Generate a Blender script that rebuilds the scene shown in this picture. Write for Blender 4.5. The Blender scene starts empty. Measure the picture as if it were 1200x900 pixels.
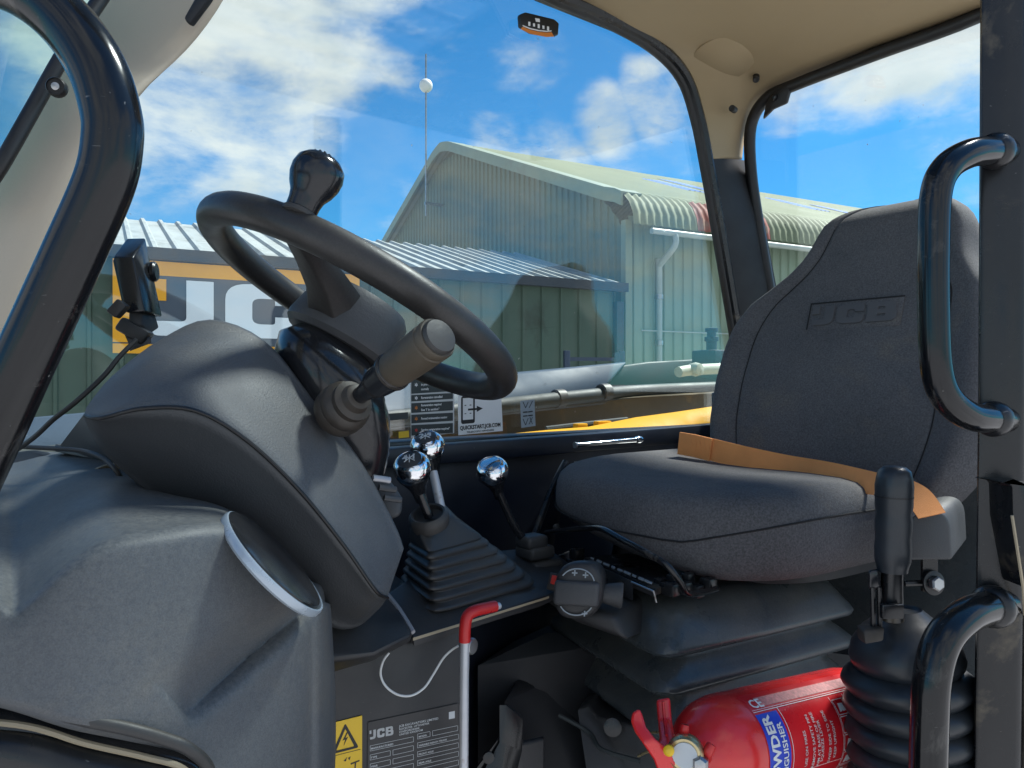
import bpy, bmesh, math, random
from mathutils import Vector, Matrix, noise
random.seed(7)
scn = bpy.context.scene
COL = scn.collection
rad = math.radians

# ------------------------------------------------------------------ camera
CZ = 1.9                                   # lens height above the yard
cam = bpy.data.cameras.new('camera'); camo = bpy.data.objects.new('camera', cam)
COL.objects.link(camo); scn.camera = camo
cam.sensor_width = 36; cam.sensor_fit = 'HORIZONTAL'
cam.lens = 36 * 900 / 1200
cam.clip_start = .02; cam.clip_end = 3000
camo.location = (0, 0, CZ); camo.rotation_euler = (rad(90), 0, 0)

# ------------------------------------------------------------------ sky, sun, exposure
SUN_DIR = Vector((math.cos(rad(54)) * .83, math.cos(rad(54)) * .555, math.sin(rad(54)))).normalized()
world = bpy.data.worlds.new('World'); scn.world = world; world.use_nodes = True
wn, wl = world.node_tree.nodes, world.node_tree.links
wn.clear()
w_out = wn.new('ShaderNodeOutputWorld'); w_bg = wn.new('ShaderNodeBackground')
w_bg.inputs['Strength'].default_value = .052
sky = wn.new('ShaderNodeTexSky'); sky.sky_type = 'NISHITA'; sky.sun_disc = False
sky.sun_elevation = math.asin(SUN_DIR.z)
sky.sun_rotation = math.atan2(SUN_DIR.x, SUN_DIR.y)
sky.air_density = 1.0; sky.dust_density = .25; sky.ozone_density = 3.0
tc = wn.new('ShaderNodeTexCoord')


def wmath(op, a, b=None, c=None):
    n = wn.new('ShaderNodeMath'); n.operation = op
    for i, s in enumerate((a, b, c)):
        if s is None: continue
        if isinstance(s, (int, float)): n.inputs[i].default_value = s
        else: wl.new(s, n.inputs[i])
    return n.outputs[0]


def wnoise(scale, detail, rough, dist=0., stretch=(1, 1, 2.2)):
    mp = wn.new('ShaderNodeMapping'); mp.inputs['Scale'].default_value = stretch
    wl.new(tc.outputs['Generated'], mp.inputs['Vector'])
    n = wn.new('ShaderNodeTexNoise'); n.inputs['Scale'].default_value = scale
    n.inputs['Detail'].default_value = detail; n.inputs['Roughness'].default_value = rough
    n.inputs['Distortion'].default_value = dist
    wl.new(mp.outputs[0], n.inputs['Vector']); return n.outputs['Fac']


# clouds: banks at given bearings, broken up by noise; the same thin noise clouds all round the sky
banks = [((-.42, 1, .46), .20, .50), ((-.27, 1, .52), .16, .46), ((-.50, 1, .33), .14, .44), ((-.34, 1, .30), .11, .36),
         ((-.13, 1, .50), .09, .26), ((-.16, 1, .36), .07, .15),
         ((-.02, 1, .31), .05, .30), ((.05, 1, .30), .055, .36), ((.12, 1, .345), .05, .36), ((.19, 1, .375), .055, .40), ((.24, 1, .36), .04, .26),
         ((.02, 1, .42), .06, .16),
         ((.37, 1, .405), .075, .50), ((.46, 1, .43), .09, .60), ((.57, 1, .465), .11, .62), ((.57, 1, .33), .05, .26), ((.61, 1, .25), .04, .25),
         ((-.46, 1, .205), .05, .34), ((-.55, 1, .20), .05, .3),
         ((1, -.1, .30), .30, .46), ((1, -.5, .22), .30, .46), ((.9, .25, .45), .16, .30), ((.6, -1, .4), .42, .46), ((-.5, -1, .35), .42, .46), ((-1, -.2, .4), .35, .46), ((.1, -.8, .8), .4, .44), ((0, -1, .2), .4, .46)]  # unseen banks outside the view, added to whiten and brighten the fill light
big = None
for c, w, a in banks:
    d = wn.new('ShaderNodeVectorMath'); d.operation = 'DOT_PRODUCT'
    wl.new(tc.outputs['Generated'], d.inputs[0]); d.inputs[1].default_value = Vector(c).normalized()
    m = wn.new('ShaderNodeMapRange'); m.interpolation_type = 'SMOOTHSTEP'
    m.inputs['From Min'].default_value = math.cos(w * 1.25); m.inputs['From Max'].default_value = 1
    m.inputs['To Max'].default_value = a
    wl.new(d.outputs['Value'], m.inputs['Value'])
    big = m.outputs[0] if big is None else wmath('MAXIMUM', big, m.outputs[0])
n1 = wnoise(5.5, 12, .56, .25); n2 = wnoise(19, 10, .66, .1)
dens = wmath('ADD', wmath('MULTIPLY', wmath('SUBTRACT', n1, .5), 1.35), big)
dens = wmath('ADD', dens, wmath('MULTIPLY', wmath('SUBTRACT', n2, .5), .26))
cm = wn.new('ShaderNodeMapRange'); cm.interpolation_type = 'SMOOTHSTEP'
cm.inputs['From Min'].default_value = .12; cm.inputs['From Max'].default_value = .58
wl.new(dens, cm.inputs['Value'])
ccol = wn.new('ShaderNodeMixRGB'); ccol.inputs[1].default_value = (5.4, 6.0, 6.5, 1); ccol.inputs[2].default_value = (8.0, 8.1, 8.1, 1)
shade = wn.new('ShaderNodeMapRange'); shade.inputs['From Min'].default_value = .3; shade.inputs['From Max'].default_value = .7
wl.new(wnoise(9, 5, .55, .3), shade.inputs['Value']); wl.new(shade.outputs[0], ccol.inputs[0])
tint = wn.new('ShaderNodeMixRGB'); tint.blend_type = 'MULTIPLY'; tint.inputs[0].default_value = 1
tint.inputs[2].default_value = (.30, .93, 1.30, 1)
wl.new(sky.outputs[0], tint.inputs[1])
wmix = wn.new('ShaderNodeMixRGB')
wl.new(cm.outputs[0], wmix.inputs[0]); wl.new(tint.outputs[0], wmix.inputs[1]); wl.new(ccol.outputs[0], wmix.inputs[2])
wl.new(wmix.outputs[0], w_bg.inputs['Color']); wl.new(w_bg.outputs[0], w_out.inputs['Surface'])

sl = bpy.data.lights.new('sun', 'SUN'); sl.energy = 4.2; sl.angle = rad(9); sl.color = (1, .975, .94)
so = bpy.data.objects.new('sun', sl); COL.objects.link(so); so.location = (20, 0, 30)
so.rotation_euler = (-SUN_DIR).to_track_quat('-Z', 'Y').to_euler()

vs = scn.view_settings
vs.view_transform = 'Standard'; vs.look = 'None'; vs.exposure = 1.3; vs.gamma = 1; vs.use_curve_mapping = False
scn.cycles.max_bounces = 12; scn.cycles.transparent_max_bounces = 24
scn.cycles.use_denoising = True

# ------------------------------------------------------------------ coordinates
A = rad(52)
R = Vector((math.sin(A), math.cos(A), 0))          # rearwards along the machine
L = Vector((-math.cos(A), math.sin(A), 0))         # across the machine, away from the open door
Z = Vector((0, 0, 1))


def V(u, v, Y): return Vector(((u - 600) / 900 * Y, Y, CZ + (450 - v) / 900 * Y))
def C(f, l, z): return R * f + L * l + Z * (z + CZ)


def PL(u, v, p, n):                                # bearing of a point meets a plane of the machine
    d = Vector(((u - 600) / 900, 1, (450 - v) / 900)); o = Vector((0, 0, CZ))
    return o + d * ((p - o).dot(n) / d.dot(n))


WL = 1.17                                          # the far side window stands here
def W(u, v, off=0): return PL(u, v, L * (WL - off) + Z * CZ, L)
RN = (R + Z * .16).normalized()
RP = C(1.65, 0, .72)
def B(u, v, off=0): return PL(u, v, RP - RN * off, RN)


# ------------------------------------------------------------------ materials
def srgb(r, g, b):
    f = lambda c: (c / 255 / 12.92) if c / 255 <= .04045 else ((c / 255 + .055) / 1.055) ** 2.4
    return (f(r), f(g), f(b))


MATS = {}
def mat(name, col, rough=.5, metal=0., var=.25, vscale=6., bump=0., bscale=120., dust=None, wear=None, spec=.5, coat=0., stain=None, scratch=0., streak=None, grain=None):
    """plain procedural surface: colour drift, fine relief, optional settled dust (col, amount, scale), edge wear (col, amount), stains"""
    if name in MATS: return MATS[name]
    m = bpy.data.materials.new(name); m.use_nodes = True; MATS[name] = m
    nt = m.node_tree; N, K = nt.nodes, nt.links
    bs = N['Principled BSDF']
    bs.inputs['Roughness'].default_value = rough; bs.inputs['Metallic'].default_value = metal
    bs.inputs['Specular IOR Level'].default_value = spec; bs.inputs['Coat Weight'].default_value = coat
    bs.inputs['Coat Roughness'].default_value = .12
    t = N.new('ShaderNodeTexCoord'); P = t.outputs['Object']

    def nz(scale, det=5, ro=.6, dist=0.):
        n = N.new('ShaderNodeTexNoise'); n.inputs['Scale'].default_value = scale; n.inputs['Detail'].default_value = det
        n.inputs['Roughness'].default_value = ro; n.inputs['Distortion'].default_value = dist
        K.new(P, n.inputs['Vector']); return n.outputs['Fac']

    def mr(s, a, b, c, d):
        n = N.new('ShaderNodeMapRange'); n.inputs['From Min'].default_value = a; n.inputs['From Max'].default_value = b
        n.inputs['To Min'].default_value = c; n.inputs['To Max'].default_value = d; K.new(s, n.inputs['Value']); return n.outputs[0]

    def mth(op, a, b):
        n = N.new('ShaderNodeMath'); n.operation = op
        for i, s in enumerate((a, b)):
            if isinstance(s, (int, float)): n.inputs[i].default_value = s
            else: K.new(s, n.inputs[i])
        return n.outputs[0]

    def mix(f, a, b):
        n = N.new('ShaderNodeMixRGB')
        for i, s in enumerate((f, a, b)):
            if isinstance(s, (int, float)): n.inputs[i].default_value = s
            elif isinstance(s, tuple): n.inputs[i].default_value = (*s, 1)
            else: K.new(s, n.inputs[i])
        return n.outputs[0]
    nv = nz(vscale)
    lo = tuple(c * (1 - var) for c in col); hi = tuple(min(1, c * (1 + var)) for c in col)
    c = mix(mr(nv, .3, .7, 0, 1), lo, hi)
    r_ = mr(nz(vscale * 2.3, 4), .3, .7, max(.04, rough - .08), min(1, rough + .08))
    if stain:
        s = mr(nz(stain[2], 7, .65, .6), .62 - stain[1] * .25, .72, 0, 1); c = mix(s, c, stain[0])
    if grain:
        c2 = N.new('ShaderNodeMixRGB'); c2.blend_type = 'MULTIPLY'; c2.inputs[0].default_value = 1
        gv_ = mr(nz(grain[0], 2, .6), .32, .68, 1 - grain[1], 1 + grain[1]); cb_ = N.new('ShaderNodeCombineColor')
        for k_ in range(3): K.new(gv_, cb_.inputs[k_])
        K.new(c, c2.inputs[1]); K.new(cb_.outputs[0], c2.inputs[2]); c = c2.outputs[0]
    if streak:
        mp = N.new('ShaderNodeMapping'); mp.inputs['Scale'].default_value = (streak[2], streak[2], streak[2] * .07)
        K.new(P, mp.inputs['Vector']); n = N.new('ShaderNodeTexNoise'); n.inputs['Scale'].default_value = 1; n.inputs['Detail'].default_value = 7
        n.inputs['Roughness'].default_value = .65; K.new(mp.outputs[0], n.inputs['Vector'])
        c = mix(mr(n.outputs['Fac'], .48, .72, 0, streak[1]), c, streak[0])
    if dust:
        g = N.new('ShaderNodeNewGeometry'); sx = N.new('ShaderNodeSeparateXYZ'); K.new(g.outputs['Normal'], sx.inputs[0])
        up = mr(sx.outputs['Z'], -.1, .95, .18, 1)
        f = mth('MULTIPLY', mth('MULTIPLY', mr(nz(dust[2], 8, .7, .3), .3, .75, 0, 1), up), dust[1])
        c = mix(f, c, dust[0]); r_ = mth('ADD', r_, mth('MULTIPLY', f, .4))
    if wear:
        g = N.new('ShaderNodeNewGeometry')
        f = mth('MULTIPLY', mr(g.outputs['Pointiness'], .505, .56, 0, 1), mr(nz(35, 6, .7), .35, .65, 0, wear[1]))
        c = mix(f, c, wear[0])
    if scratch:
        mp = N.new('ShaderNodeMapping'); mp.inputs['Scale'].default_value = (3, 60, 40); mp.inputs['Rotation'].default_value = (.4, .9, .5)
        K.new(P, mp.inputs['Vector']); n = N.new('ShaderNodeTexNoise'); n.inputs['Scale'].default_value = 9; n.inputs['Detail'].default_value = 3
        K.new(mp.outputs[0], n.inputs['Vector'])
        f = mth('MULTIPLY', mr(n.outputs['Fac'], .70, .76, 0, scratch), mr(nz(14), .5, .62, 0, 1))
        c = mix(f, c, (.30, .29, .27))
    K.new(c, bs.inputs['Base Color'])
    K.new(r_, bs.inputs['Roughness'])
    if bump:
        b = N.new('ShaderNodeBump'); b.inputs['Strength'].default_value = bump; b.inputs['Distance'].default_value = .002
        K.new(nz(bscale, 4, .6), b.inputs['Height']); K.new(b.outputs[0], bs.inputs['Normal'])
    return m


DUST = (.27, .25, .21)
M = dict(
    tube=mat('black_gloss_paint', (.004, .0045, .006), .16, var=.3, bump=.10, bscale=26, dust=(DUST, .07, 22), coat=0, scratch=.7, spec=.45, stain=((.06, .055, .05), .14, 28)),
    frame=mat('black_cab_paint', (.006, .007, .009), .28, var=.3, bump=.08, bscale=50, dust=(DUST, .09, 22), scratch=.6, stain=((.13, .105, .07), .16, 7)),
    navy=mat('navy_black_panel', (.008, .011, .020), .38, var=.25, bump=.08, bscale=90, dust=((.12, .12, .12), .10, 8), scratch=.25),
    console=mat('console_black_plastic', (.022, .022, .024), .48, var=.2, bump=.12, bscale=260, dust=(DUST, .14, 9), scratch=.2),
    dash=mat('dusty_dash_plastic', (.064, .069, .076), .50, var=.14, vscale=5, bump=.16, bscale=700, dust=((.36, .345, .30), .36, 260), scratch=.25, stain=((.10, .095, .088), .12, 5), grain=(900, .20), spec=.55),
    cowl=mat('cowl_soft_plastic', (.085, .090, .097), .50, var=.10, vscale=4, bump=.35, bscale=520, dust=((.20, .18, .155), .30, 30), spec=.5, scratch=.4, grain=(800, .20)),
    cowl_low=mat('darker_cowl_plastic', (.045, .047, .050), .46, var=.12, vscale=4, bump=.25, bscale=520, dust=((.16, .15, .14), .12, 12), spec=.5),  # darker than cowl; covers the cowl below its seam, the reel and dash end
    rubber=mat('black_rubber', (.030, .030, .031), .48, var=.2, bump=.12, bscale=150, dust=((.26, .20, .12), .22, 14)),
    gaiter=mat('gaiter_rubber', (.016, .020, .025), .36, var=.2, bump=.08, bscale=90, dust=((.20, .19, .17), .16, 12)),
    bellows=mat('seat_bellows_rubber', (.040, .050, .057), .27, var=.25, vscale=4, bump=.06, bscale=60, dust=((.26, .235, .18), .34, 14), scratch=.35, grain=(420, .22)),
    wheel=mat('wheel_rim_rubber', (.024, .023, .023), .42, var=.25, vscale=9, bump=.10, bscale=260, dust=((.22, .17, .12), .22, 20), grain=(500, .2)),
    hub=mat('hub_plastic', (.042, .044, .048), .50, var=.15, bump=.2, bscale=320, dust=((.24, .22, .2), .25, 10)),
    gloss=mat('gloss_black_plastic', (.010, .011, .014), .16, var=.2, bump=.03, bscale=40, dust=(DUST, .10, 20)),
    grip=mat('worn_grip_rubber', (.062, .049, .034), .55, var=.3, vscale=14, bump=.2, bscale=200, dust=((.22, .18, .13), .25, 18)),
    rust=mat('dirty_collar_plastic', (.030, .025, .021), .5, var=.5, vscale=22, bump=.15, bscale=90, dust=((.26, .19, .12), .28, 22)),
    cloth=mat('seat_black_cloth', (.088, .088, .094), .85, var=.16, vscale=4, bump=.40, bscale=420, dust=((.26, .225, .19), .22, 8), spec=.25, stain=((.13, .115, .10), .22, 5), grain=(380, .30)),
    cloth_dark=mat('seat_cloth_seam', (.024, .024, .025), .9, var=.1, spec=.2),
    cloth_side=mat('seat_side_cloth', (.092, .093, .099), .8, var=.13, vscale=4, bump=.5, bscale=800, dust=((.19, .16, .135), .12, 5), spec=.3),
    beige=mat('beige_headliner', (.31, .235, .135), .7, var=.05, vscale=2.5, bump=.1, bscale=500, stain=((.27, .20, .13), .08, 3)),
    beige_pale=mat('beige_pillar_trim', (.44, .37, .28), .62, var=.05, vscale=3, bump=.1, bscale=420),
    seal=mat('rubber_seal', (.010, .010, .011), .45, var=.2),
    chrome=mat('chrome', (.80, .81, .83), .07, 1., var=.03, bump=.02, bscale=60),
    steel=mat('grey_steel', (.42, .42, .42), .34, .9, var=.2, vscale=20, bump=.08, bscale=140, stain=((.16, .09, .05), .15, 18)),
    silver=mat('silver_plastic', (.40, .40, .42), .32, .3, var=.1, vscale=12),
    alu=mat('painted_silver_tube', (.50, .51, .53), .35, .35, var=.10, vscale=18, stain=((.20, .10, .05), .12, 20), bump=.04, bscale=120),
    red=mat('red_paint', (.74, .018, .020), .24, var=.08, vscale=8, coat=.4, bump=.03, bscale=40, dust=((.35, .25, .2), .10, 12)),
    redgrip=mat('red_grip', (.50, .012, .014), .33, var=.12, vscale=10, dust=((.3, .16, .12), .15, 30)),
    redlabel=mat('red_label', (.62, .014, .022), .30, var=.05),
    blue=mat('blue_label', (.022, .06, .55), .35, var=.05),
    white=mat('white_print', (.78, .78, .77), .5, var=.04),
    whitewire=mat('white_wire', (.74, .74, .72), .4, var=.06),
    pale=mat('pale_print', (.58, .60, .60), .5, var=.05),
    ring=mat('pale_ring_plastic', (.42, .48, .54), .25, .25, var=.06, vscale=20),
    yellow=mat('yellow_sticker', (.80, .50, .012), .38, var=.05, vscale=10),
    jcbyellow=mat('machine_yellow', (.66, .325, .004), .6, var=.08, vscale=4, dust=((.38, .26, .08), .12, 5), spec=.15),
    black=mat('black_print', (.012, .012, .012), .5, var=.1),
    decal=mat('dark_decal', (.018, .028, .030), .4, var=.1),
    plate=mat('dark_data_plate', (.022, .022, .024), .40, var=.12, bump=.04, bscale=80),
    greysticker=mat('grey_sticker', (.30, .34, .37), .45, var=.08),
    orange=mat('orange_webbing', (.86, .34, .115), .75, var=.12, vscale=9, bump=.5, bscale=900, dust=((.50, .25, .13), .3, 7), spec=.2),
    orange_print=mat('orange_print', (.65, .20, .03), .5, var=.05),
    redprint=mat('red_print', (.55, .04, .03), .5, var=.05),
    recess=mat('dark_recess', (.006, .007, .010), .6, var=.3, dust=((.12, .11, .09), .2, 8)),
    tan=mat('tan_plastic_and_glint', (.34, .28, .19), .6, var=.15, vscale=12),
    boom=mat('boom_slate_paint', (.042, .066, .10), .6, var=.15, vscale=3, dust=((.16, .17, .17), .18, 3), spec=.25),
    boomside=mat('boom_grimy_side', (.060, .045, .022), .38, var=.35, vscale=5, dust=((.20, .16, .09), .5, 6), stain=((.16, .10, .03), .3, 6)),
    hose=mat('grey_hose', (.024, .031, .034), .6, var=.2, vscale=5, dust=((.15, .145, .11), .25, 6)),
    olive=mat('olive_white_paint', (.46, .46, .36), .5, var=.15, vscale=8, stain=((.20, .15, .08), .2, 14)),
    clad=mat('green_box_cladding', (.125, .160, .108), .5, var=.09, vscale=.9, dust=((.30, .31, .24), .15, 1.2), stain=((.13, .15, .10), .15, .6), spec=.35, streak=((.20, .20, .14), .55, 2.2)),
    clad_side=mat('lit_green_cladding', (.235, .30, .225), .5, var=.09, vscale=.8, stain=((.22, .25, .17), .2, .7), spec=.35, streak=((.17, .19, .12), .55, 2.2)),  # lighter copy of clad: the side wall's lit look is in its colour
    roofgreen=mat('weathered_green_roof', (.20, .225, .14), .65, var=.13, vscale=.6, dust=((.32, .33, .23), .4, .8), stain=((.20, .22, .14), .3, .9), spec=.25),
    rustroof=mat('rust_red_eave_sheet', (.30, .10, .075), .65, var=.35, vscale=1.6, stain=((.33, .36, .28), .4, 1.8), spec=.25),
    trim=mat('pale_green_trim', (.22, .26, .18), .5, var=.1, vscale=1.2, stain=((.2, .2, .14), .15, 2)),
    rooflight=mat('translucent_blue_rooflight', (.27, .36, .62), .3, var=.1, vscale=1.5),
    shedroof=mat('galvanised_shed_roof', (.33, .355, .35), .62, 0, var=.12, vscale=1.2, stain=((.15, .16, .15), .3, 1.5), streak=((.14, .14, .12), .5, 3)),
    shedwall=mat('dark_green_shed_wall', (.062, .095, .070), .5, var=.15, vscale=1., spec=.35, streak=((.10, .115, .085), .6, 2.6), stain=((.04, .05, .035), .2, 1.2)),
    shedtrim=mat('shed_dark_trim', (.03, .035, .045), .5, var=.15, vscale=2),
    signgrey=mat('sign_slate', (.060, .075, .105), .45, var=.06, vscale=1.5),
    signwhite=mat('sign_white', (.74, .77, .80), .45, var=.04, vscale=1.5),
    signorange=mat('sign_orange', (.84, .36, .006), .45, var=.06, vscale=2),
    pipe=mat('pale_pvc_pipe', (.36, .40, .36), .4, var=.08, vscale=4),
    gate=mat('navy_steel_gate', (.035, .05, .085), .4, var=.15, vscale=4),
    ground=mat('gravel_yard', (.36, .355, .35), .9, var=.25, vscale=.6, bump=.8, bscale=30, spec=.2),
    floor=mat('cab_floor_rubber', (.014, .014, .015), .7, var=.3, bump=.3, bscale=120, dust=((.16, .13, .09), .35, 9)),
    sealstrip=mat('worn_seal_strip', (.13, .115, .095), .6, var=.5, vscale=20, stain=((.05, .045, .04), .5, 14)),
    screen=mat('grey_green_screen', (.055, .075, .075), .10, var=.08),
    blueprint=mat('blue_print', (.05, .25, .55), .5, var=.05),
    brass=mat('brass', (.55, .45, .25), .3, .8, var=.2, vscale=30),
)


def glass(name, tintc, refl=1.0, dirt=.0):
    m = bpy.data.materials.new(name); m.use_nodes = True
    nt = m.node_tree; N, K = nt.nodes, nt.links; N.clear()
    out = N.new('ShaderNodeOutputMaterial'); tr = N.new('ShaderNodeBsdfTransparent'); gl = N.new('ShaderNodeBsdfGlossy')
    gl.inputs['Roughness'].default_value = 0.0; tr.inputs['Color'].default_value = (*tintc, 1); gl.inputs['Color'].default_value = (1, 1, 1, 1)
    fr = N.new('ShaderNodeLayerWeight'); fr.inputs['Blend'].default_value = .5
    pw = N.new('ShaderNodeMath'); pw.operation = 'POWER'; pw.inputs[1].default_value = 5; K.new(fr.outputs['Facing'], pw.inputs[0])
    mu = N.new('ShaderNodeMath'); mu.operation = 'MULTIPLY_ADD'; mu.inputs[1].default_value = .95 * refl; mu.inputs[2].default_value = .043 * refl; mu.use_clamp = True
    K.new(pw.outputs[0], mu.inputs[0])
    mx = N.new('ShaderNodeMixShader'); K.new(mu.outputs[0], mx.inputs[0]); K.new(tr.outputs[0], mx.inputs[1]); K.new(gl.outputs[0], mx.inputs[2])
    # fine dried specks on the pane
    tcn = N.new('ShaderNodeTexCoord'); vo = N.new('ShaderNodeTexNoise'); vo.inputs['Scale'].default_value = 75; vo.inputs['Detail'].default_value = 2
    K.new(tcn.outputs['Object'], vo.inputs['Vector'])
    mr = N.new('ShaderNodeMapRange'); mr.inputs['From Min'].default_value = .765; mr.inputs['From Max'].default_value = .80; mr.inputs['To Max'].default_value = dirt
    K.new(vo.outputs['Fac'], mr.inputs['Value'])
    df = N.new('ShaderNodeBsdfDiffuse'); df.inputs['Color'].default_value = (.5, .5, .48, 1)
    m2 = N.new('ShaderNodeMixShader'); K.new(mr.outputs[0], m2.inputs[0]); K.new(mx.outputs[0], m2.inputs[1]); K.new(df.outputs[0], m2.inputs[2])
    K.new(m2.outputs[0], out.inputs['Surface']); return m


M['pane'] = glass('cab_glass', (.93, .97, .95), 1.45, .6)
M['rearpane'] = glass('rear_glass', (.94, .97, .96), .8, .4)
M['roofpane'] = glass('tinted_roof_glass', (.62, .66, .66), 1.1, .4)
M['windscreen'] = glass('windscreen_glass', (.80, .90, .87), 1.2, .3)

# ------------------------------------------------------------------ mesh helpers
WORLD = {}


def catmull(pts, n=8, closed=False):
    pts = [Vector(p) for p in pts]; m = len(pts); out = []
    segs = m if closed else m - 1
    for i in range(segs):
        if closed: p0, p1, p2, p3 = pts[(i - 1) % m], pts[i], pts[(i + 1) % m], pts[(i + 2) % m]
        else: p0, p1, p2, p3 = pts[max(i - 1, 0)], pts[i], pts[i + 1], pts[min(i + 2, m - 1)]
        for k in range(n):
            t = k / n
            out.append(.5 * ((2 * p1) + (p2 - p0) * t + (2 * p0 - 5 * p1 + 4 * p2 - p3) * t * t + (3 * p1 - p0 - 3 * p2 + p3) * t ** 3))
    if not closed: out.append(pts[-1])
    return out


class MB:
    def __init__(s): s.v = []; s.f = []
    def add(s, vs, fs):
        o = len(s.v); s.v += [Vector(p) for p in vs]; s.f += [tuple(i + o for i in f) for f in fs]; return s

    def loft(s, loops, closed=True, cap0=True, cap1=True, ring=False):
        n = len(loops[0]); vs = [p for l in loops for p in l]; fs = []
        m = len(loops)
        for i in range(m if ring else m - 1):
            for j in range(n if closed else n - 1):
                a, b = i * n + j, i * n + (j + 1) % n
                c, d = ((i + 1) % m) * n + (j + 1) % n, ((i + 1) % m) * n + j
                fs.append((a, b, c, d))
        if closed and not ring:
            if cap0: fs.append(tuple(range(n - 1, -1, -1)))
            if cap1: fs.append(tuple((m - 1) * n + j for j in range(n)))
        return s.add(vs, fs)

    def tube(s, pts, r, seg=16, smooth=8, closed=False, cap=True):
        rs = r if isinstance(r, (list, tuple)) else [r] * len(pts)
        if smooth:
            rr = catmull([Vector((x, 0, 0)) for x in rs], smooth, closed); rs = [q.x for q in rr]
            pts = catmull(pts, smooth, closed)
        pts = [Vector(p) for p in pts]; m = len(pts)
        tang = []
        for i in range(m):
            a = pts[(i - 1) % m] if closed else pts[max(i - 1, 0)]; b = pts[(i + 1) % m] if closed else pts[min(i + 1, m - 1)]
            tang.append((b - a).normalized())
        ref = Z if abs(tang[0].z) < .9 else Vector((1, 0, 0))
        nrm = (ref - tang[0] * ref.dot(tang[0])).normalized(); loops = []
        for i in range(m):
            nrm = (nrm - tang[i] * nrm.dot(tang[i])).normalized(); bn = tang[i].cross(nrm)
            loops.append([pts[i] + (nrm * math.cos(2 * math.pi * k / seg) + bn * math.sin(2 * math.pi * k / seg)) * rs[i] for k in range(seg)])
        return s.loft(loops, True, cap, cap, ring=closed)

    def lathe(s, prof, o, ax, seg=32, cap=True):
        ax = Vector(ax).normalized(); ref = Z if abs(ax.z) < .9 else Vector((1, 0, 0))
        a = (ref - ax * ref.dot(ax)).normalized(); b = ax.cross(a)
        loops = [[Vector(o) + ax * h + (a * math.cos(2 * math.pi * k / seg) + b * math.sin(2 * math.pi * k / seg)) * max(r, 1e-5) for k in range(seg)] for r, h in prof]
        return s.loft(loops, True, cap, cap)

    def box(s, c, ax, ay, az, hx, hy, hz):
        c = Vector(c); ax, ay, az = Vector(ax) * hx, Vector(ay) * hy, Vector(az) * hz
        return s.loft([[c - ax - ay + k, c + ax - ay + k, c + ax + ay + k, c - ax + ay + k] for k in (-az, az)])

    def prism(s, pts, d):
        d = Vector(d); return s.loft([[Vector(p) for p in pts], [Vector(p) + d for p in pts]])

    def bevelled(s, w, seg=2, ang=30):
        bm = bmesh.new(); vs = [bm.verts.new(p) for p in s.v]
        for f in s.f:
            try: bm.faces.new([vs[i] for i in f])
            except ValueError: pass
        bmesh.ops.recalc_face_normals(bm, faces=bm.faces)
        ed = [e for e in bm.edges if len(e.link_faces) == 2 and e.calc_face_angle(0) > rad(ang)]
        bmesh.ops.bevel(bm, geom=ed, offset=w, segments=seg, profile=.5, affect='EDGES', clamp_overlap=True)
        bm.verts.ensure_lookup_table(); bm.verts.index_update()
        s.v = [v.co.copy() for v in bm.verts]; s.f = [tuple(v.index for v in f.verts) for f in bm.faces]; bm.free(); return s

    def build(s, name, m, parent=None, smooth=True, sharp=40, subsurf=0, merge=False, mats=None, fmat=None):
        me = bpy.data.meshes.new(name); c = sum(s.v, Vector()) / max(1, len(s.v))
        lo = Vector([min(p[i] for p in s.v) for i in range(3)]); hi = Vector([max(p[i] for p in s.v) for i in range(3)]); c = (lo + hi) / 2
        me.from_pydata([p - c for p in s.v], [], s.f)
        bm = bmesh.new(); bm.from_mesh(me)
        if merge: bmesh.ops.remove_doubles(bm, verts=bm.verts, dist=1e-5)
        bmesh.ops.recalc_face_normals(bm, faces=bm.faces)
        bm.to_mesh(me); bm.free()
        for k in (mats or [m]): me.materials.append(M[k] if isinstance(k, str) else k)
        if fmat: me.polygons.foreach_set('material_index', fmat)
        if smooth:
            me.polygons.foreach_set('use_smooth', [True] * len(me.polygons))
            if not subsurf: me.set_sharp_from_angle(angle=rad(sharp))
        o = bpy.data.objects.new(name, me); COL.objects.link(o)
        if subsurf:
            md = o.modifiers.new('smooth', 'SUBSURF'); md.levels = subsurf; md.render_levels = subsurf
        place(o, c, parent); return o


def place(o, w, parent):
    WORLD[o.name] = Vector(w)
    if parent is not None:
        o.parent = parent; o.location = Vector(w) - WORLD[parent.name]
    else: o.location = w


def thing(name, label, cat, loc, group=None):
    o = bpy.data.objects.new(name, None); COL.objects.link(o); o.empty_display_size = .1
    place(o, loc, None); return tag(o, label, cat, group)


def tag(o, label, cat=None, group=None, kind=None):
    if label: o['label'] = label
    if cat: o['category'] = cat
    if group: o['group'] = group
    if kind: o['kind'] = kind
    return o


def shape2d(loops, depth=0., bev=0., res=2):
    """filled 2D outline with holes -> verts (x, y, z) and faces"""
    cu = bpy.data.curves.new('t', 'CURVE'); cu.dimensions = '2D'; cu.fill_mode = 'BOTH'; cu.extrude = depth / 2; cu.bevel_depth = bev; cu.bevel_resolution = 1
    for lp in loops:
        sp = cu.splines.new('POLY'); sp.points.add(len(lp) - 1); sp.use_cyclic_u = True
        for i, p in enumerate(lp): sp.points[i].co = (p[0], p[1], 0, 1)
    return _curve_mesh(cu)


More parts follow.
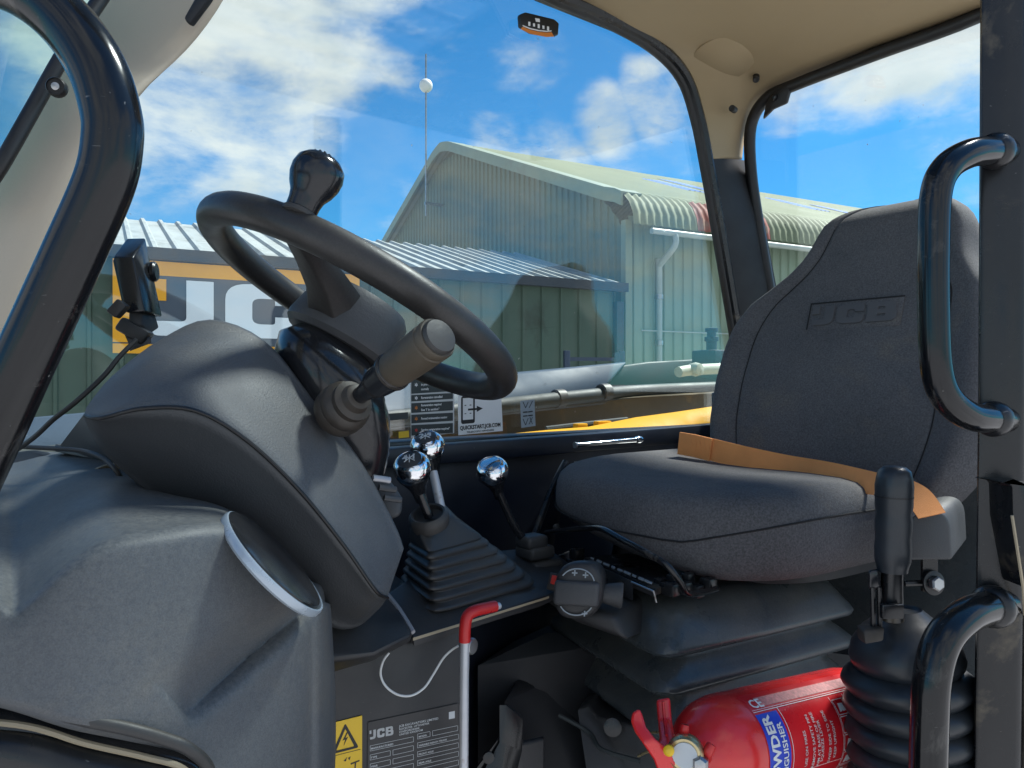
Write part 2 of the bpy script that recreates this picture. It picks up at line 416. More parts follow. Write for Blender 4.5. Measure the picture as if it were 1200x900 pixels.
def _curve_mesh(cu):
    o = bpy.data.objects.new('t', cu); COL.objects.link(o)
    dg = bpy.context.evaluated_depsgraph_get(); dg.update()
    me = bpy.data.meshes.new_from_object(o.evaluated_get(dg))
    vs = [v.co.copy() for v in me.vertices]; fs = [tuple(p.vertices) for p in me.polygons]
    bpy.data.objects.remove(o); bpy.data.curves.remove(cu); bpy.data.meshes.remove(me)
    return vs, fs


def text2d(s, size=1., bold=0., sx=1., align='LEFT', depth=0.):
    cu = bpy.data.curves.new('t', 'FONT'); cu.body = s; cu.size = size; cu.resolution_u = 2; cu.align_x = align
    cu.offset = bold * size; cu.extrude = depth / 2
    vs, fs = _curve_mesh(cu)
    return [Vector((v.x * sx, v.y, v.z)) for v in vs], fs


def onframe(vf, o, ax, ay, az, off=0.):
    return [o + ax * v.x + ay * v.y + az * (v.z + off) for v in vf[0]], vf[1]


def roundpoly(pts, r, n=4):
    """round every corner of a 2D polygon"""
    out = []; m = len(pts)
    for i in range(m):
        p0, p1, p2 = (Vector(pts[(i + k) % m][:2]) for k in (-1, 0, 1))
        rr = pts[i][2] if len(pts[i]) > 2 else r
        a = (p0 - p1); b = (p2 - p1); rr = min(rr, a.length * .49, b.length * .49)
        if rr <= 0: out.append(p1); continue
        s, e = p1 + a.normalized() * rr, p1 + b.normalized() * rr
        for k in range(n + 1):
            t = k / n; out.append((1 - t) ** 2 * s + 2 * t * (1 - t) * p1 + t * t * e)
    return [(p.x, p.y) for p in out]


# heavy block capitals of the maker's badge, unit height, drawn as outlines
def logo_loops():
    J = roundpoly([(.40, 1, 0), (.72, 1, 0), (.72, .0, .34), (0, 0, .10), (0, .26, 0), (.40, .26, .08)], 0, 6)
    sq = [(-.06, .62), (.17, .62), (.17, 1.0), (-.06, 1.0)]
    c0 = .86
    Cc = roundpoly([(c0, 0, .30), (c0, 1, .30), (c0 + .92, 1, .22), (c0 + .92, .62, 0), (c0 + .62, .62, 0), (c0 + .62, .74, .05), (c0 + .33, .74, .12), (c0 + .33, .26, .12),
                    (c0 + .62, .26, .05), (c0 + .62, .40, 0), (c0 + .92, .40, 0), (c0 + .92, 0, .22)], 0, 6)
    b0 = 1.92
    Bo = roundpoly([(b0, 0, 0), (b0, 1, 0), (b0 + .90, 1, .24), (b0 + .90, .52, .10), (b0 + .95, .50, .06), (b0 + .95, 0, .26)], 0, 6)
    h1 = roundpoly([(b0 + .32, .60), (b0 + .32, .78), (b0 + .60, .78), (b0 + .60, .60)], .06, 4)
    h2 = roundpoly([(b0 + .32, .22), (b0 + .32, .41), (b0 + .63, .41), (b0 + .63, .22)], .07, 4)
    return [J, Cc, Bo, h1, h2], sq


# ================================================================== THE SETTING
g = MB(); n = 24; S = 1500
g.add([(x, y, 0) for x in (-S, S) for y in (-S, S)], [(0, 2, 3, 1)])
tag(g.build('ground', 'ground', smooth=False), 'pale gravel yard around the sheds', kind='structure')

# ------------------------------------------------------------------ the big green barn
BA = rad(62)
D = Vector((math.sin(BA), math.cos(BA), 0)); G = Vector((-math.cos(BA), math.sin(BA), 0))     # along the ridge / across the gable
K0 = V(735, 450, 12); K0.z = 0
EAVE, RIDGE, SPAN, LEN = 4.58, 7.50, 13.9, 38.
def roof_z(t):                                     # underside of the roof above the gable wall, t from the near eave
    s = min(t, SPAN - t); z = EAVE + .12 + (RIDGE - EAVE - .12) * s / (SPAN / 2)
    return z - max(0, .9 - s) ** 2 * .55 - max(0, s - (SPAN / 2 - .9)) ** 2 * .28
barn = thing('barn', 'large pale green corrugated barn with steep gable and curved eaves behind the machine', 'barn', K0)
# gable cladding: box ribs standing proud of the sheet
mb = MB(); pitch = .20; vs = []; fs = []
t = 0.; prof = []
while t < SPAN - .01:
    prof += [(t, 0), (t + pitch * .46, 0), (t + pitch * .54, .028), (t + pitch * .92, .028)]; t += pitch
prof.append((SPAN, 0))
for i, (t, d) in enumerate(prof):
    p = K0 + G * t - D * d
    vs += [p, p + Z * (roof_z(t) - .02)]
for i in range(len(prof) - 1): fs.append((2 * i, 2 * i + 2, 2 * i + 3, 2 * i + 1))
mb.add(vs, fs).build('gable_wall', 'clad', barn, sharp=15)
# side wall
mb = MB(); vs = []; fs = []; pitch = .20; prof = []; t = 0.
while t < LEN - .01:
    prof += [(t, 0), (t + pitch * .42, 0), (t + pitch * .5, .03), (t + pitch * .92, .03)]; t += pitch
prof.append((LEN, 0))
for t, d in prof:
    p = K0 + D * t - G * (d + .02); vs += [p, p + Z * (EAVE - .05)]
for i in range(len(prof) - 1): fs.append((2 * i, 2 * i + 2, 2 * i + 3, 2 * i + 1))
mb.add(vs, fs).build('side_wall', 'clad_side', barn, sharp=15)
# roof: sheet profile swept along the ridge; the sheets curl down over the eave
path = []
for k in range(5):
    a = k / 4 * math.pi / 2 * .82; path.append((-.42 + .62 * (1 - math.cos(a)) - .06, EAVE - .28 + .62 * math.sin(a)))
def slope_z(t): return EAVE + .36 + (RIDGE + .12 - EAVE - .36) * (t - .15) / (SPAN / 2 - .15)
for k in range(9):
    t = .25 + (SPAN / 2 - .75) * k / 8; path.append((t, slope_z(t)))
path += [(SPAN / 2 - .25, slope_z(SPAN / 2 - .25) - .035), (SPAN / 2, RIDGE + .03)]
full = path + [(SPAN - t, z) for t, z in reversed(path[:-1])]
def sweep(full, t0, t1, wav, amp, off=0.):
    vs = []; N_ = max(2, int((t1 - t0) / wav * 5)); m = len(full); nr = []
    for i in range(m):
        a, b = full[max(i - 1, 0)], full[min(i + 1, m - 1)]
        dx, dz = b[0] - a[0], b[1] - a[1]; ln = math.hypot(dx, dz); nr.append((-dz / ln, dx / ln))
    for j in range(N_ + 1):
        t = t0 + (t1 - t0) * j / N_; h = amp * math.cos(2 * math.pi * t / wav) + off
        for (x, z), (nx, nz_) in zip(full, nr): vs.append(K0 + D * t + G * (x + nx * h) + Z * (z + nz_ * h))
    return vs, [(j * m + i, j * m + i + 1, (j + 1) * m + i + 1, (j + 1) * m + i) for j in range(N_) for i in range(m - 1)]
mb = MB(); mb.add(*sweep(full, -.22, LEN, .14, .018)); mb.build('roof', 'roofgreen', barn, sharp=60)
for t0, k in ((3.4, 5), (4.5, 6), (7.2, 5), (8.8, 5), (13, 5), (15.5, 6), (20, 5), (25, 5)):
    mb = MB(); mb.add(*sweep(full[k + 3:k + 6], t0, t0 + .55, .14, .018, .012)); mb.build('rooflight', 'rooflight', barn, sharp=60)
for t0, t1 in ((1.0, 2.0), (2.35, 2.6), (4.4, 5.2), (6.2, 7.6), (10.4, 11.2)):
    mb = MB(); mb.add(*sweep(full[0:4], t0, t1, .14, .018, .010)); mb.build('eave_sheet', 'rustroof', barn, sharp=60)
# verge flashing along the gable edge
mb = MB()
loops = []
for x, z in full:
    if z < EAVE + .1: continue
    o = K0 + G * x + Z * (z + .03)
    loops.append([o - D * .27, o + D * .12, o + D * .12 - Z * .035, o - D * .235 - Z * .035, o - D * .235 - Z * .22, o - D * .27 - Z * .22])
mb.loft(loops).build('verge_flashing', 'trim', barn, sharp=35)
mb = MB().box(K0 - D * .03 - G * .02 + Z * (EAVE / 2 - .05), D, G, Z, .06, .06, EAVE / 2 - .08); mb.build('corner_flashing', 'trim', barn)
# gutter, downpipe
mb = MB().tube([K0 + D * .1 - G * .48 + Z * (EAVE - .36), K0 + D * LEN - G * .48 + Z * (EAVE - .36)], .048, 10, 0); mb.build('gutter', 'pipe', barn)
q = K0 + D * .55
dp = MB().tube([q - G * .48 + Z * (EAVE - .38), q - G * .48 + Z * (EAVE - .55), q - G * .12 + Z * (EAVE - .80), q - G * .10 + Z * (EAVE - 1.0), q - G * .10 + Z * .2], .05, 10, 3).build('downpipe', 'pipe', barn)
for zz in (EAVE - 1.3, 2.55, 1.3):
    MB().lathe([(.052, -.04), (.066, -.035), (.066, .035), (.052, .04)], q - G * .10 + Z * zz, Z, 12).build('pipe_collar', 'steel', dp)
MB().tube([K0 + D * .2 - G * .10 + Z * 2.74, K0 + D * 8 - G * .10 + Z * 2.74], .012, 8, 0).build('conduit', 'pipe', barn)

# mast on the gable
mp = K0 + G * 7.35 - D * .45
mast = thing('aerial_mast', 'thin upright aerial mast with a white ball, bolted to the barn gable', 'mast', mp + Z * 6.0)
MB().tube([mp + Z * 5.9, mp + Z * 9.75], .022, 8, 0).build('pole', 'steel', mast)
MB().lathe([(.16 * math.sin(a), -.16 * math.cos(a)) for a in [math.pi * k / 12 for k in range(13)]], mp + Z * 9.0, Z, 20).build('ball', 'white', mast)
MB().box(mp + D * .22 + Z * 6.2, D, G, Z, .25, .03, .03).build('bracket', 'steel', mast)

# ------------------------------------------------------------------ the long low shed
E0 = V(718, 450, 11.0); E0.z = 0                   # right-hand end of the front wall
SH_E, SH_R, SH_D, SH_L = 3.28, 4.15, 3.0, 16.
shed = thing('shed', 'long low dark green shed with ribbed galvanised roof in front of the barn', 'shed', E0)
NB = G                                             # its depth runs the same way as the gable
mb = MB(); prof = []; t = 0.
while t < SH_L - .01:
    prof += [(t, 0), (t + .24, 0), (t + .255, .03), (t + .285, .03)]; t += .30
prof.append((SH_L, 0)); vs = []
for t, d in prof:
    p = E0 - D * t - NB * d; vs += [p, p + Z * (SH_E - .02)]
mb.add(vs, [(2 * i, 2 * i + 2, 2 * i + 3, 2 * i + 1) for i in range(len(prof) - 1)]).build('front_wall', 'shedwall', shed, sharp=15)
MB().prism([E0, E0 + NB * SH_D, E0 + NB * SH_D + Z * (SH_R - .05), E0 + Z * (SH_E - .05)], -D * .06).build('end_wall', 'shedwall', shed)
MB().prism([E0 - D * SH_L, E0 - D * SH_L + NB * SH_D, E0 - D * SH_L + NB * SH_D + Z * (SH_R - .05), E0 - D * SH_L + Z * (SH_E - .05)], D * .06).build('end_wall', 'shedwall', shed)
mb = MB(); vs = []; prof = []; t = -.18
while t < SH_L + .1:
    prof += [(t, 0), (t + .11, 0), (t + .135, .036), (t + .175, .036), (t + .20, 0)]; t += .23
for t, h in prof:
    for s_ in (-.14, SH_D):
        z = SH_E + .06 + (SH_R - SH_E) * s_ / SH_D; vs.append(E0 - D * t + NB * s_ + Z * (z + h))
mb.add(vs, [(2 * i, 2 * i + 2, 2 * i + 3, 2 * i + 1) for i in range(len(prof) - 1)]).build('roof', 'shedroof', shed, sharp=15)
MB().box(E0 - D * (SH_L / 2) - NB * .12 + Z * (SH_E - .005), D, NB, Z, SH_L / 2 + .16, .045, .062).build('gutter', 'shedtrim', shed)
MB().box(E0 + D * .10 + NB * .02 + Z * (SH_E / 2 - .1), D, NB, Z, .06, .07, SH_E / 2 - .1).build('corner_post', 'shedtrim', shed)

# dealer's sign on the shed wall
def SHW(u, v, off=0.): return PL(u, v, E0 - NB * off + Z * CZ, NB)
s0, s1 = SHW(132, 413, .09), SHW(421, 413, .09)
sl0, sl1 = (E0 - s0).dot(D), (E0 - s1).dot(D)
zt, zb = 3.20, 2.22
sgn = thing('company_sign', 'wide slate grey sign with orange border and white block letters on the shed wall', 'sign', E0 - D * (sl0 + sl1) / 2 - NB * .09 + Z * zb)
def SG(x, z, off): return E0 - D * x + Z * z - NB * off     # x runs back from the shed corner
cx, cz_, hw, hh = (sl0 + sl1) / 2, (zt + zb) / 2, abs(sl0 - sl1) / 2, (zt - zb) / 2
MB().box(SG(cx, cz_, .07), D, NB, Z, hw, .018, hh).build('board', 'signgrey', sgn)
for (x, z, wx, wz) in ((cx, zt - .075, hw, .075), (cx, zb + .05, hw, .05), (sl0 - .085, cz_ - .015, .085, hh - .13), (sl1 + .05, cz_ - .015, .05, hh - .13)):
    MB().box(SG(x, z, .094), D, NB, Z, wx, .006, wz).build('border', 'signorange', sgn)
loops, sq = logo_loops()
lh = .60; lo_ = SHW(177, 393, .092); lsx = .86
vf = shape2d(loops, .012); MB().add(*onframe(vf, lo_, D * lsx, Z * lh, -NB, .006)).build('lettering', 'signwhite', sgn, smooth=False)
vf = shape2d([sq], .012); MB().add(*onframe(vf, lo_, D * lsx, Z * lh, -NB, .006)).build('lettering', 'signorange', sgn, smooth=False)

# ------------------------------------------------------------------ gate by the barn corner
gp = V(664, 450, 9.2); gp.z = 0; gd = Vector((.97, .24, 0))
gate = thing('yard_gate', 'dark navy steel yard gate with white plate before the green barn', 'gate', gp)
for k, hgt in ((0, 2.30), (.64, 2.28), (.70, 2.30)):
    MB().box(gp + gd * k + Z * hgt / 2, gd, gd.cross(Z), Z, .035, .035, hgt / 2).bevelled(.006).build('post', 'gate', gate)
for z_ in (2.20, 1.72, 1.2, .5):
    MB().box(gp + gd * .32 + Z * z_, gd, gd.cross(Z), Z, .285, .02, .022).build('rail', 'gate', gate)
MB().box(gp + gd * .17 - gd.cross(Z) * -.03 + Z * 2.0, gd, gd.cross(Z), Z, .09, .006, .035).build('plate', 'white', gate)

# ================================================================== THE MACHINE
tele = thing('telehandler', 'black and yellow telehandler cab with open door, boom along its far side', 'telehandler', C(.9, .75, -1.9 + .5))

def part(mb, name, m, parent=tele, label=None, **k):
    o = mb.build(name, m, parent, **k)
    if label: o['label'] = label
    return o

# ---- body outside the far window
def lofted(rows, n=6):
    return MB().loft([catmull(r, n) for r in rows], closed=False)
boom = part(MB().loft([
    [V(-60, 540, 1.36), V(-60, 520, 1.40), V(-60, 500, 1.47), V(-60, 498, 1.75), V(-60, 540, 1.75)],
    [V(300, 508, 1.66), V(300, 487, 1.70), V(300, 467, 1.76), V(300, 465, 2.02), V(300, 508, 2.02)],
    [V(600, 468, 2.06), V(600, 453, 2.09), V(600, 438, 2.15), V(600, 436.5, 2.45), V(600, 468, 2.5)],
    [V(706, 457, 2.32), V(720, 441, 2.37), V(734, 425, 2.45), V(734, 424, 2.8), V(708, 456, 2.8)],
]).bevelled(.006), 'boom', 'boom', label='slate blue boom cover along the far side')
part(MB().loft([[V(u, a, y), V(u, b, y + .02), V(u, b, y + .3), V(u, a, y + .3)] for u, a, b, y in ((700, 458, 432, 2.42), (760, 454, 424, 2.55), (850, 448, 419, 2.75), (960, 440, 415, 3.0))]).bevelled(.006), 'boom_section', 'hose', boom)
part(MB().tube([V(-40, 545, 1.28), V(300, 510, 1.60), V(460, 490, 1.82), V(600, 474, 2.02), V(680, 465, 2.16), V(760, 458, 2.34), V(900, 452, 2.6)], .020, 12, 6), 'hose', 'hose', boom)
part(MB().tube([V(-40, 556, 1.30), V(300, 518, 1.62), V(460, 498, 1.84), V(600, 481, 2.04), V(760, 466, 2.36), V(900, 457, 2.6)], .010, 10, 6), 'hose', 'rubber', boom)
for u, v, y in ((655, 470, 2.12), (708, 463, 2.22)):
    part(MB().lathe([(.022, -.018), (.026, -.014), (.026, .014), (.022, .018)], V(u, v - 3, y), V(760, 458, 2.34) - V(680, 465, 2.16), 14), 'hose_clip', 'rubber', boom)
part(MB().tube([V(795, 436, 2.30), V(820, 433, 2.36), V(900, 430, 2.55)], [.016, .017, .017], 12, 6), 'ram_rod', 'olive', boom)
part(MB().lathe([(.001, -.022), (.018, -.018), (.022, 0), (.018, .018), (.001, .022)], V(815, 433, 2.33), L, 16), 'ram_eye', 'olive', boom)
cp = V(836, 421, 2.62)
part(MB().box(cp, R, L, Z, .055, .05, .03).bevelled(.006), 'valve_block', 'shedtrim', boom)
part(MB().lathe([(.018, 0), (.018, .03), (.024, .032), (.024, .045), (.016, .047), (.016, .062), (.022, .064), (.022, .075), (.001, .078)], cp + Z * .03 - R * .01, Z, 14), 'valve_cap', 'shedtrim', boom)
part(MB().loft([[V(u, a, y), V(u, a - 2, y + .03), V(u, b, y + .04), V(u, b, y + .2), V(u, a, y + .2)] for u, b, a, y in ((-60, 600, 548, 1.33), (300, 552, 512, 1.66), (450, 530, 492, 1.86), (600, 516, 477, 2.06), (740, 508, 466, 2.26), (930, 500, 456, 2.6))]).bevelled(.005), 'boom_side', 'boomside', boom)
yl = [(430, 523, 529), (520, 515, 522), (590, 509, 516), (640, 504, 511), (690, 500, 507), (720, 494, 504), (745, 489, 502), (790, 483, 499), (850, 474, 494), (960, 458, 486)]
loops = []
for u, a, b in yl:
    y = 1.52 + (u - 430) / 530 * .75; loops.append([V(u, a, y + .02), V(u, a + .8, y), V(u, b, y - .045), V(u, b + 22, y - .035), V(u, b + 22, y + .14), V(u, a, y + .12)])
part(MB().loft(loops), 'chassis_panel', 'jcbyellow', label='bright yellow body panel below the window', sharp=50)
for u, v, w in ((680, 499, 9), (706, 496, 12)):
    part(MB().box(V(u, v, 2.02), R, L, Z, w * .002, .01, .006).bevelled(.002), 'bracket', 'jcbyellow')
part(MB().tube([V(640, 503, 2.0), V(690, 497, 2.05), V(735, 492, 2.1)], .008, 8, 6), 'pipe', 'hose')

# ---- roof, pillars
Acv = [(560, -45), (660, -2), (720, 31), (775, 66), (803, 105), (815, 150), (825, 187)]
Bcv = [(1250, -25), (1100, 30), (990, 68), (915, 97), (884, 120), (872, 152), (867, 187)]
Aw = catmull([W(*p) for p in Acv], 6); Bw = catmull([B(*p) for p in Bcv], 6)
rows = []
for a, b in zip(Aw, Bw):
    d = (b - a); ln = d.length; row = []
    mid_n = Vector((-.45, -.62, .45)) if True else Z
    for k in range(13):
        t = k / 12; bul = math.sin(math.pi * t) * min(.035, ln * .12)
        top = max(0, min(1, (a.z - (CZ + .60)) / .14))
        row.append(a + d * t + (Vector((-.62, -.55, -.1)) * bul * (1 - top) + Z * (.035 * math.sin(math.pi * t)) * top))
    rows.append(row)
rl = MB().loft(rows, closed=False)
roof = part(rl, 'roof_lining', 'beige', label='beige moulded headliner with round cover', sharp=60)
md = roof.modifiers.new('thick', 'SOLIDIFY'); md.thickness = .012; md.offset = 0
# outer roof skin
for f0_, f1_, l0_, l1_ in ((.04, .14, .28, 1.24), (1.02, 1.72, .28, 1.24), (.14, 1.02, .28, .38), (.14, 1.02, 1.12, 1.24)):
    part(MB().loft([[C(f, l, z) for f, l in ((f0_, l0_), (f1_, l0_), (f1_, l1_), (f0_, l1_))] for z in (.80, .86)]).bevelled(.008), 'roof_panel', 'frame')
rg = part(MB().loft([[C(f, l, z) for f, l in ((.14, .38), (1.02, .38), (1.02, 1.12), (.14, 1.12))] for z in (.822, .827)]), 'roof_window', 'roofpane', smooth=False)
for k in range(6):
    l_ = .44 + k * .124
    part(MB().tube([C(.10, l_, .875), C(.5, l_, .885), C(1.06, l_, .875)], .011, 10, 4), 'guard_bar', 'frame')
# round cover in the rear corner of the headliner
best = None
for i in range(1, len(rows) - 1):
    for j in range(1, 12):
        p = rows[i][j]; q_ = (600 + 900 * p.x / p.y - 846) ** 2 + (450 - 900 * (p.z - CZ) / p.y - 62) ** 2
        if best is None or q_ < best[0]: best = (q_, p, (rows[i + 1][j] - rows[i - 1][j]).cross(rows[i][j + 1] - rows[i][j - 1]).normalized())
rc, rn = best[1], best[2]
rn = rn if rn.y < 0 else -rn
rcov = part(MB().lathe([(.078, -.02), (.078, .0145), (.075, .017), (.001, .018)], rc, rn, 40), 'round_cover', 'beige', roof, sharp=50)
for u, v, y, nn in ((886, 93, 1.85, Vector((-.2, -.6, -.6))), (858, 127, 1.86, Vector((-.5, -.8, -.1)))):
    part(MB().lathe([(.008, -.02), (.008, .002), (.006, .004), (.003, .003), (.001, .003)], V(u, v, y - .02), nn.normalized(), 12), 'screw', 'black', roof)
# pillar below the trim
prow = []
for i, (a, b) in enumerate(zip([(824, 187), (834, 250), (846, 330), (858, 410), (872, 520), (885, 640)], [(872, 187), (892, 250), (907, 330), (920, 410), (938, 520), (956, 640)])):
    pa, pb = W(*a), B(*b); d = pb - pa; row = []
    for k in range(9):
        t = k / 8; row.append(pa + d * t + Vector((-.6, -.75, 0)) * (.022 * math.sin(math.pi * t) ** .6 - .012))
    prow.append(row)
cp_ = part(MB().loft(prow, closed=False), 'rear_pillar', 'recess', sharp=60)
md = cp_.modifiers.new('thick', 'SOLIDIFY'); md.thickness = -.02; md.use_rim = False
# side window: pane, rubber, frame
edge = [(440, -130), (560, -50), (640, -3), (700, 23), (760, 56), (795, 92), (812, 140), (824, 200), (840, 290), (856, 385), (866, 450), (868, 492)]
top = catmull([W(*p) for p in edge], 5)
low = [W(868, 497), W(640, 512), W(443, 527), W(200, 552), W(-150, 590)]
front = [W(-150, -300)]
ring_ = top + low[0:] + front
sw = part(MB().prism([p + L * .004 for p in ring_], L * .005), 'side_window', 'pane', smooth=False, label='large far side window pane')
part(MB().tube([p - L * .004 for p in top], .0105, 10, 0), 'window_seal', 'seal', sw)
part(MB().tube([p + (Vector((.8, -.2, .5)) * .016) for p in top], .014, 8, 0), 'window_flange', 'frame', sw)
# rear window
redge = [(1330, -75), (1150, 17), (1030, 62), (930, 100), (897, 117), (880, 148), (880, 200), (889, 265), (900, 330), (914, 420), (930, 520)]
rtop = catmull([B(*p, .01) for p in redge], 5)
rring = rtop + [B(1330, 520, .01)]
rw = part(MB().prism([p + RN * .012 for p in rring], RN * .005), 'rear_window', 'rearpane', smooth=False)
part(MB().tube(rtop, .0145, 10, 0), 'window_seal', 'seal', rw)
hc = [B(897, 122, .025), B(903, 108, .025), B(922, 99, .025), B(925, 106, .025), B(921, 121, .025), B(905, 128, .025), B(893, 140, .025)]
hp = part(MB().prism(hc, RN * .012).bevelled(.004), 'hinge_plate', 'seal', rw)
part(MB().lathe([(.008, 0), (.008, .006), (.004, .008), (.001, .008)], B(908, 114, .026), -RN, 14), 'bolt', 'frame', hp)
# sill, lower wall, ledge, rear wall, floor
def wall(pts, d, name, m, **k): return part(MB().prism(pts, d).bevelled(.004), name, m, **k)
wall([W(-150, 583), W(443, 524), W(640, 510), W(868, 493), W(868, 512), W(640, 531), W(443, 547), W(-150, 606)], L * .04 - L * .075, 'window_sill', 'navy')
zl = -.95
wall([C(-.3, WL + .01, -.10), C(1.8, WL + .01, -.10), C(1.8, WL + .01, zl), C(-.3, WL + .01, zl)], L * .05, 'side_panel', 'navy')
wall([C(.15, .28, zl - .03), C(1.8, .28, zl - .03), C(1.8, WL + .05, zl - .03), C(.15, WL + .05, zl - .03)], -Z * .05, 'floor_panel', 'floor')
wall([C(1.50, .26, -.02), C(1.50, WL - .02, -.02), C(1.50, WL - .02, zl), C(1.50, .26, zl)], R * .05, 'rear_panel', 'bellows')
wall([C(1.06, 1.0, -.158), C(1.50, 1.0, -.158), C(1.50, WL - .01, -.158), C(1.06, WL - .01, -.158)], -Z * .03, 'ledge', 'frame')
wall([C(1.06, 1.0, -.16), C(1.06, WL - .01, -.16), C(.98, WL - .01, -.42), C(.98, 1.0, -.42)], R * .03, 'ledge_front', 'navy')
part(MB().tube([V(663, 541, 1.36), V(648, 570, 1.33), V(632, 612, 1.28), V(622, 640, 1.25)], .006, 8, 6), 'stay_rod', 'frame')
for u, v in ((652, 618), (660, 572)):
    part(MB().lathe([(.007, 0), (.007, .004), (.001, .005)], V(u, v, 1.40), Vector((0, -1, .1)), 10), 'bolt', 'frame')

# ---- near door pillar with its grab handles
PY = .80
px0, px1 = (1146 - 600) / 900 * PY, (1193 - 600) / 900 * PY
dpil = part(MB().loft([[Vector((px0 + dx, PY, z)), Vector((px1 + dx, PY - .012, z)), Vector((px1 + dx + .045, PY + .045, z)), Vector(((px0 + dx + .002) * (PY + .06) / PY, PY + .06, z))] for z, dx in ((CZ - 1.0, -.012), (CZ - .02, .0), (CZ + .75, .004))]).bevelled(.006), 'door_pillar', 'frame', label='worn black door pillar')
part(MB().box(Vector((px1 + .0065, PY + .012, CZ - .05)), (1, 0, 0), (0, 1, 0), Z, .0045, .02, .80), 'door_seal', 'sealstrip', dpil)
# striker bracket on the pillar
part(MB().prism([V(1170, 566, .76), V(1184, 566, .76), V(1186, 572, .76), V(1187, 610, .76), V(1200, 690, .76), V(1215, 690, .76), V(1215, 566, .76)], Vector((0, .045, 0))).bevelled(.004), 'striker_plate', 'frame', dpil)
part(MB().tube([V(1186, 604, .758), V(1199, 688, .758), V(1201, 720, .79)], .0016, 6, 0), 'worn_edge', 'tan', dpil)
def handle(pts, r, ends, name='grab_handle', seg=24):
    h = part(MB().tube(pts, r, seg, 10), name, 'tube', tele)
    for p, ax in ends:
        pr = [(r * .98, -.010), (r * 1.22, -.006), (r * 1.30, .0), (r * 1.26, .006), (r * 1.05, .012)]
        part(MB().lathe(pr, p, ax, 22), 'weld_collar', 'frame', h)
    return h
h1 = handle([V(1178, 178, .80), V(1160, 177, .775), V(1136, 180, .755), (V(1110, 196, .742)), V(1097, 226, .738), V(1094, 290, .738), V(1094, 360, .738), V(1097, 428, .738), V(1108, 464, .742), V(1133, 486, .755), V(1158, 491, .775), V(1178, 492, .80)], .0142,
            [(V(1166, 177, .782), V(1178, 178, .80) - V(1136, 180, .755)), (V(1164, 491, .782), V(1178, 492, .80) - V(1133, 486, .755))])
h1['label'] = 'upper grab handle on the door pillar'
h2 = handle([V(1176, 708, .80), V(1158, 712, .78), V(1132, 722, .755), V(1106, 748, .735), V(1093, 790, .728), V(1089, 850, .725), V(1087, 960, .725), V(1087, 1080, .725)], .0168,
            [(V(1163, 711, .785), V(1176, 708, .80) - V(1132, 722, .755))])
h2['label'] = 'lower grab handle on the door pillar'
h3 = handle([V(-210, 20, .66), V(-190, -4, .60), V(-140, -30, .50), V(-60, -34, .44), V(0, -24, .425), V(45, -2, .42), V(85, 35, .418), V(115, 82, .416), V(130, 130, .415), V(132, 165, .415), V(122, 215, .415), V(85, 300, .414), V(30, 420, .412), V(-25, 540, .412), V(-60, 610, .415), V(-110, 680, .45), V(-160, 715, .52), V(-175, 730, .60)], .0153, [], seg=32)
h3['label'] = 'big curved grab rail in front of the beige pillar'

# ---- front pillar and header trim, windscreen
def slabloft(rows, name, m, **k): return part(MB().loft(rows).bevelled(.004), name, m, **k)
fp = part(MB().loft([
    [V(-300, 900, .66), V(-180, 900, .60), V(-160, 900, .68), V(-240, 900, .74)],
    [V(-220, 700, .64), V(-120, 700, .58), V(-90, 700, .66), V(-170, 700, .70)],
    [V(-140, 470, .62), V(-60, 560, .56), V(-20, 560, .62), V(-80, 470, .68)],
    [V(-75, 235, .66), V(20, 330, .58), V(84, 330, .66), V(40, 240, .72)],
    [V(8, 90, .70), V(112, 130, .62), V(160, 120, .68), V(130, 80, .76)],
    [V(70, -20, .76), V(165, 112, .68), V(226, 70, .74), V(200, -10, .80)],
    [V(110, -60, .80), V(222, 74, .69), V(276, -2, .76), V(230, -60, .82)],
    [V(150, -140, .84), V(262, -4, .70), V(320, -90, .78), V(260, -140, .84)],
    [V(250, -300, .90), V(320, -250, .78), V(380, -270, .84), V(320, -300, .90)],
    [V(300, -420, .96), V(380, -420, .82), V(450, -420, .88), V(380, -420, .96)],
]), 'front_pillar', 'beige_pale', subsurf=2, label='beige front pillar trim flaring into the header')
vent = part(MB().prism([V(214, 21, .697), V(228, -4, .697), V(248, -6, .697), V(237, 8, .697), V(222, 28, .697)], Vector((.0, .01, 0))).bevelled(.003), 'air_vent', 'recess', fp)
part(MB().tube([V(-30, 238, .60), V(0, 195, .60), V(40, 125, .615), V(78, 58, .63), V(125, -12, .66), V(160, -70, .68)], .0060, 10, 6), 'windscreen_seal', 'seal')
tc_ = V(66, 102, .600)
sc_ = part(MB().lathe([(.0075, -.004), (.0075, .001), (.0065, .003), (.0062, .001), (.001, .001)], tc_, Vector((.25, -1, -.1)), 20), 'trim_screw', 'seal', fp)
part(MB().lathe([(.003, 0), (.003, .003), (.001, .0035)], tc_, Vector((.25, -1, -.1)), 12), 'screw_head', 'steel', fp)
part(MB().prism([V(-200, 480, .60), V(-30, 238, .612), V(0, 195, .612), V(40, 125, .627), V(78, 58, .642), V(125, -12, .672), V(60, -150, .70), V(-300, -150, .70)], Vector((-.2, .8, 0)).normalized() * .005), 'windscreen', 'windscreen', smooth=False)

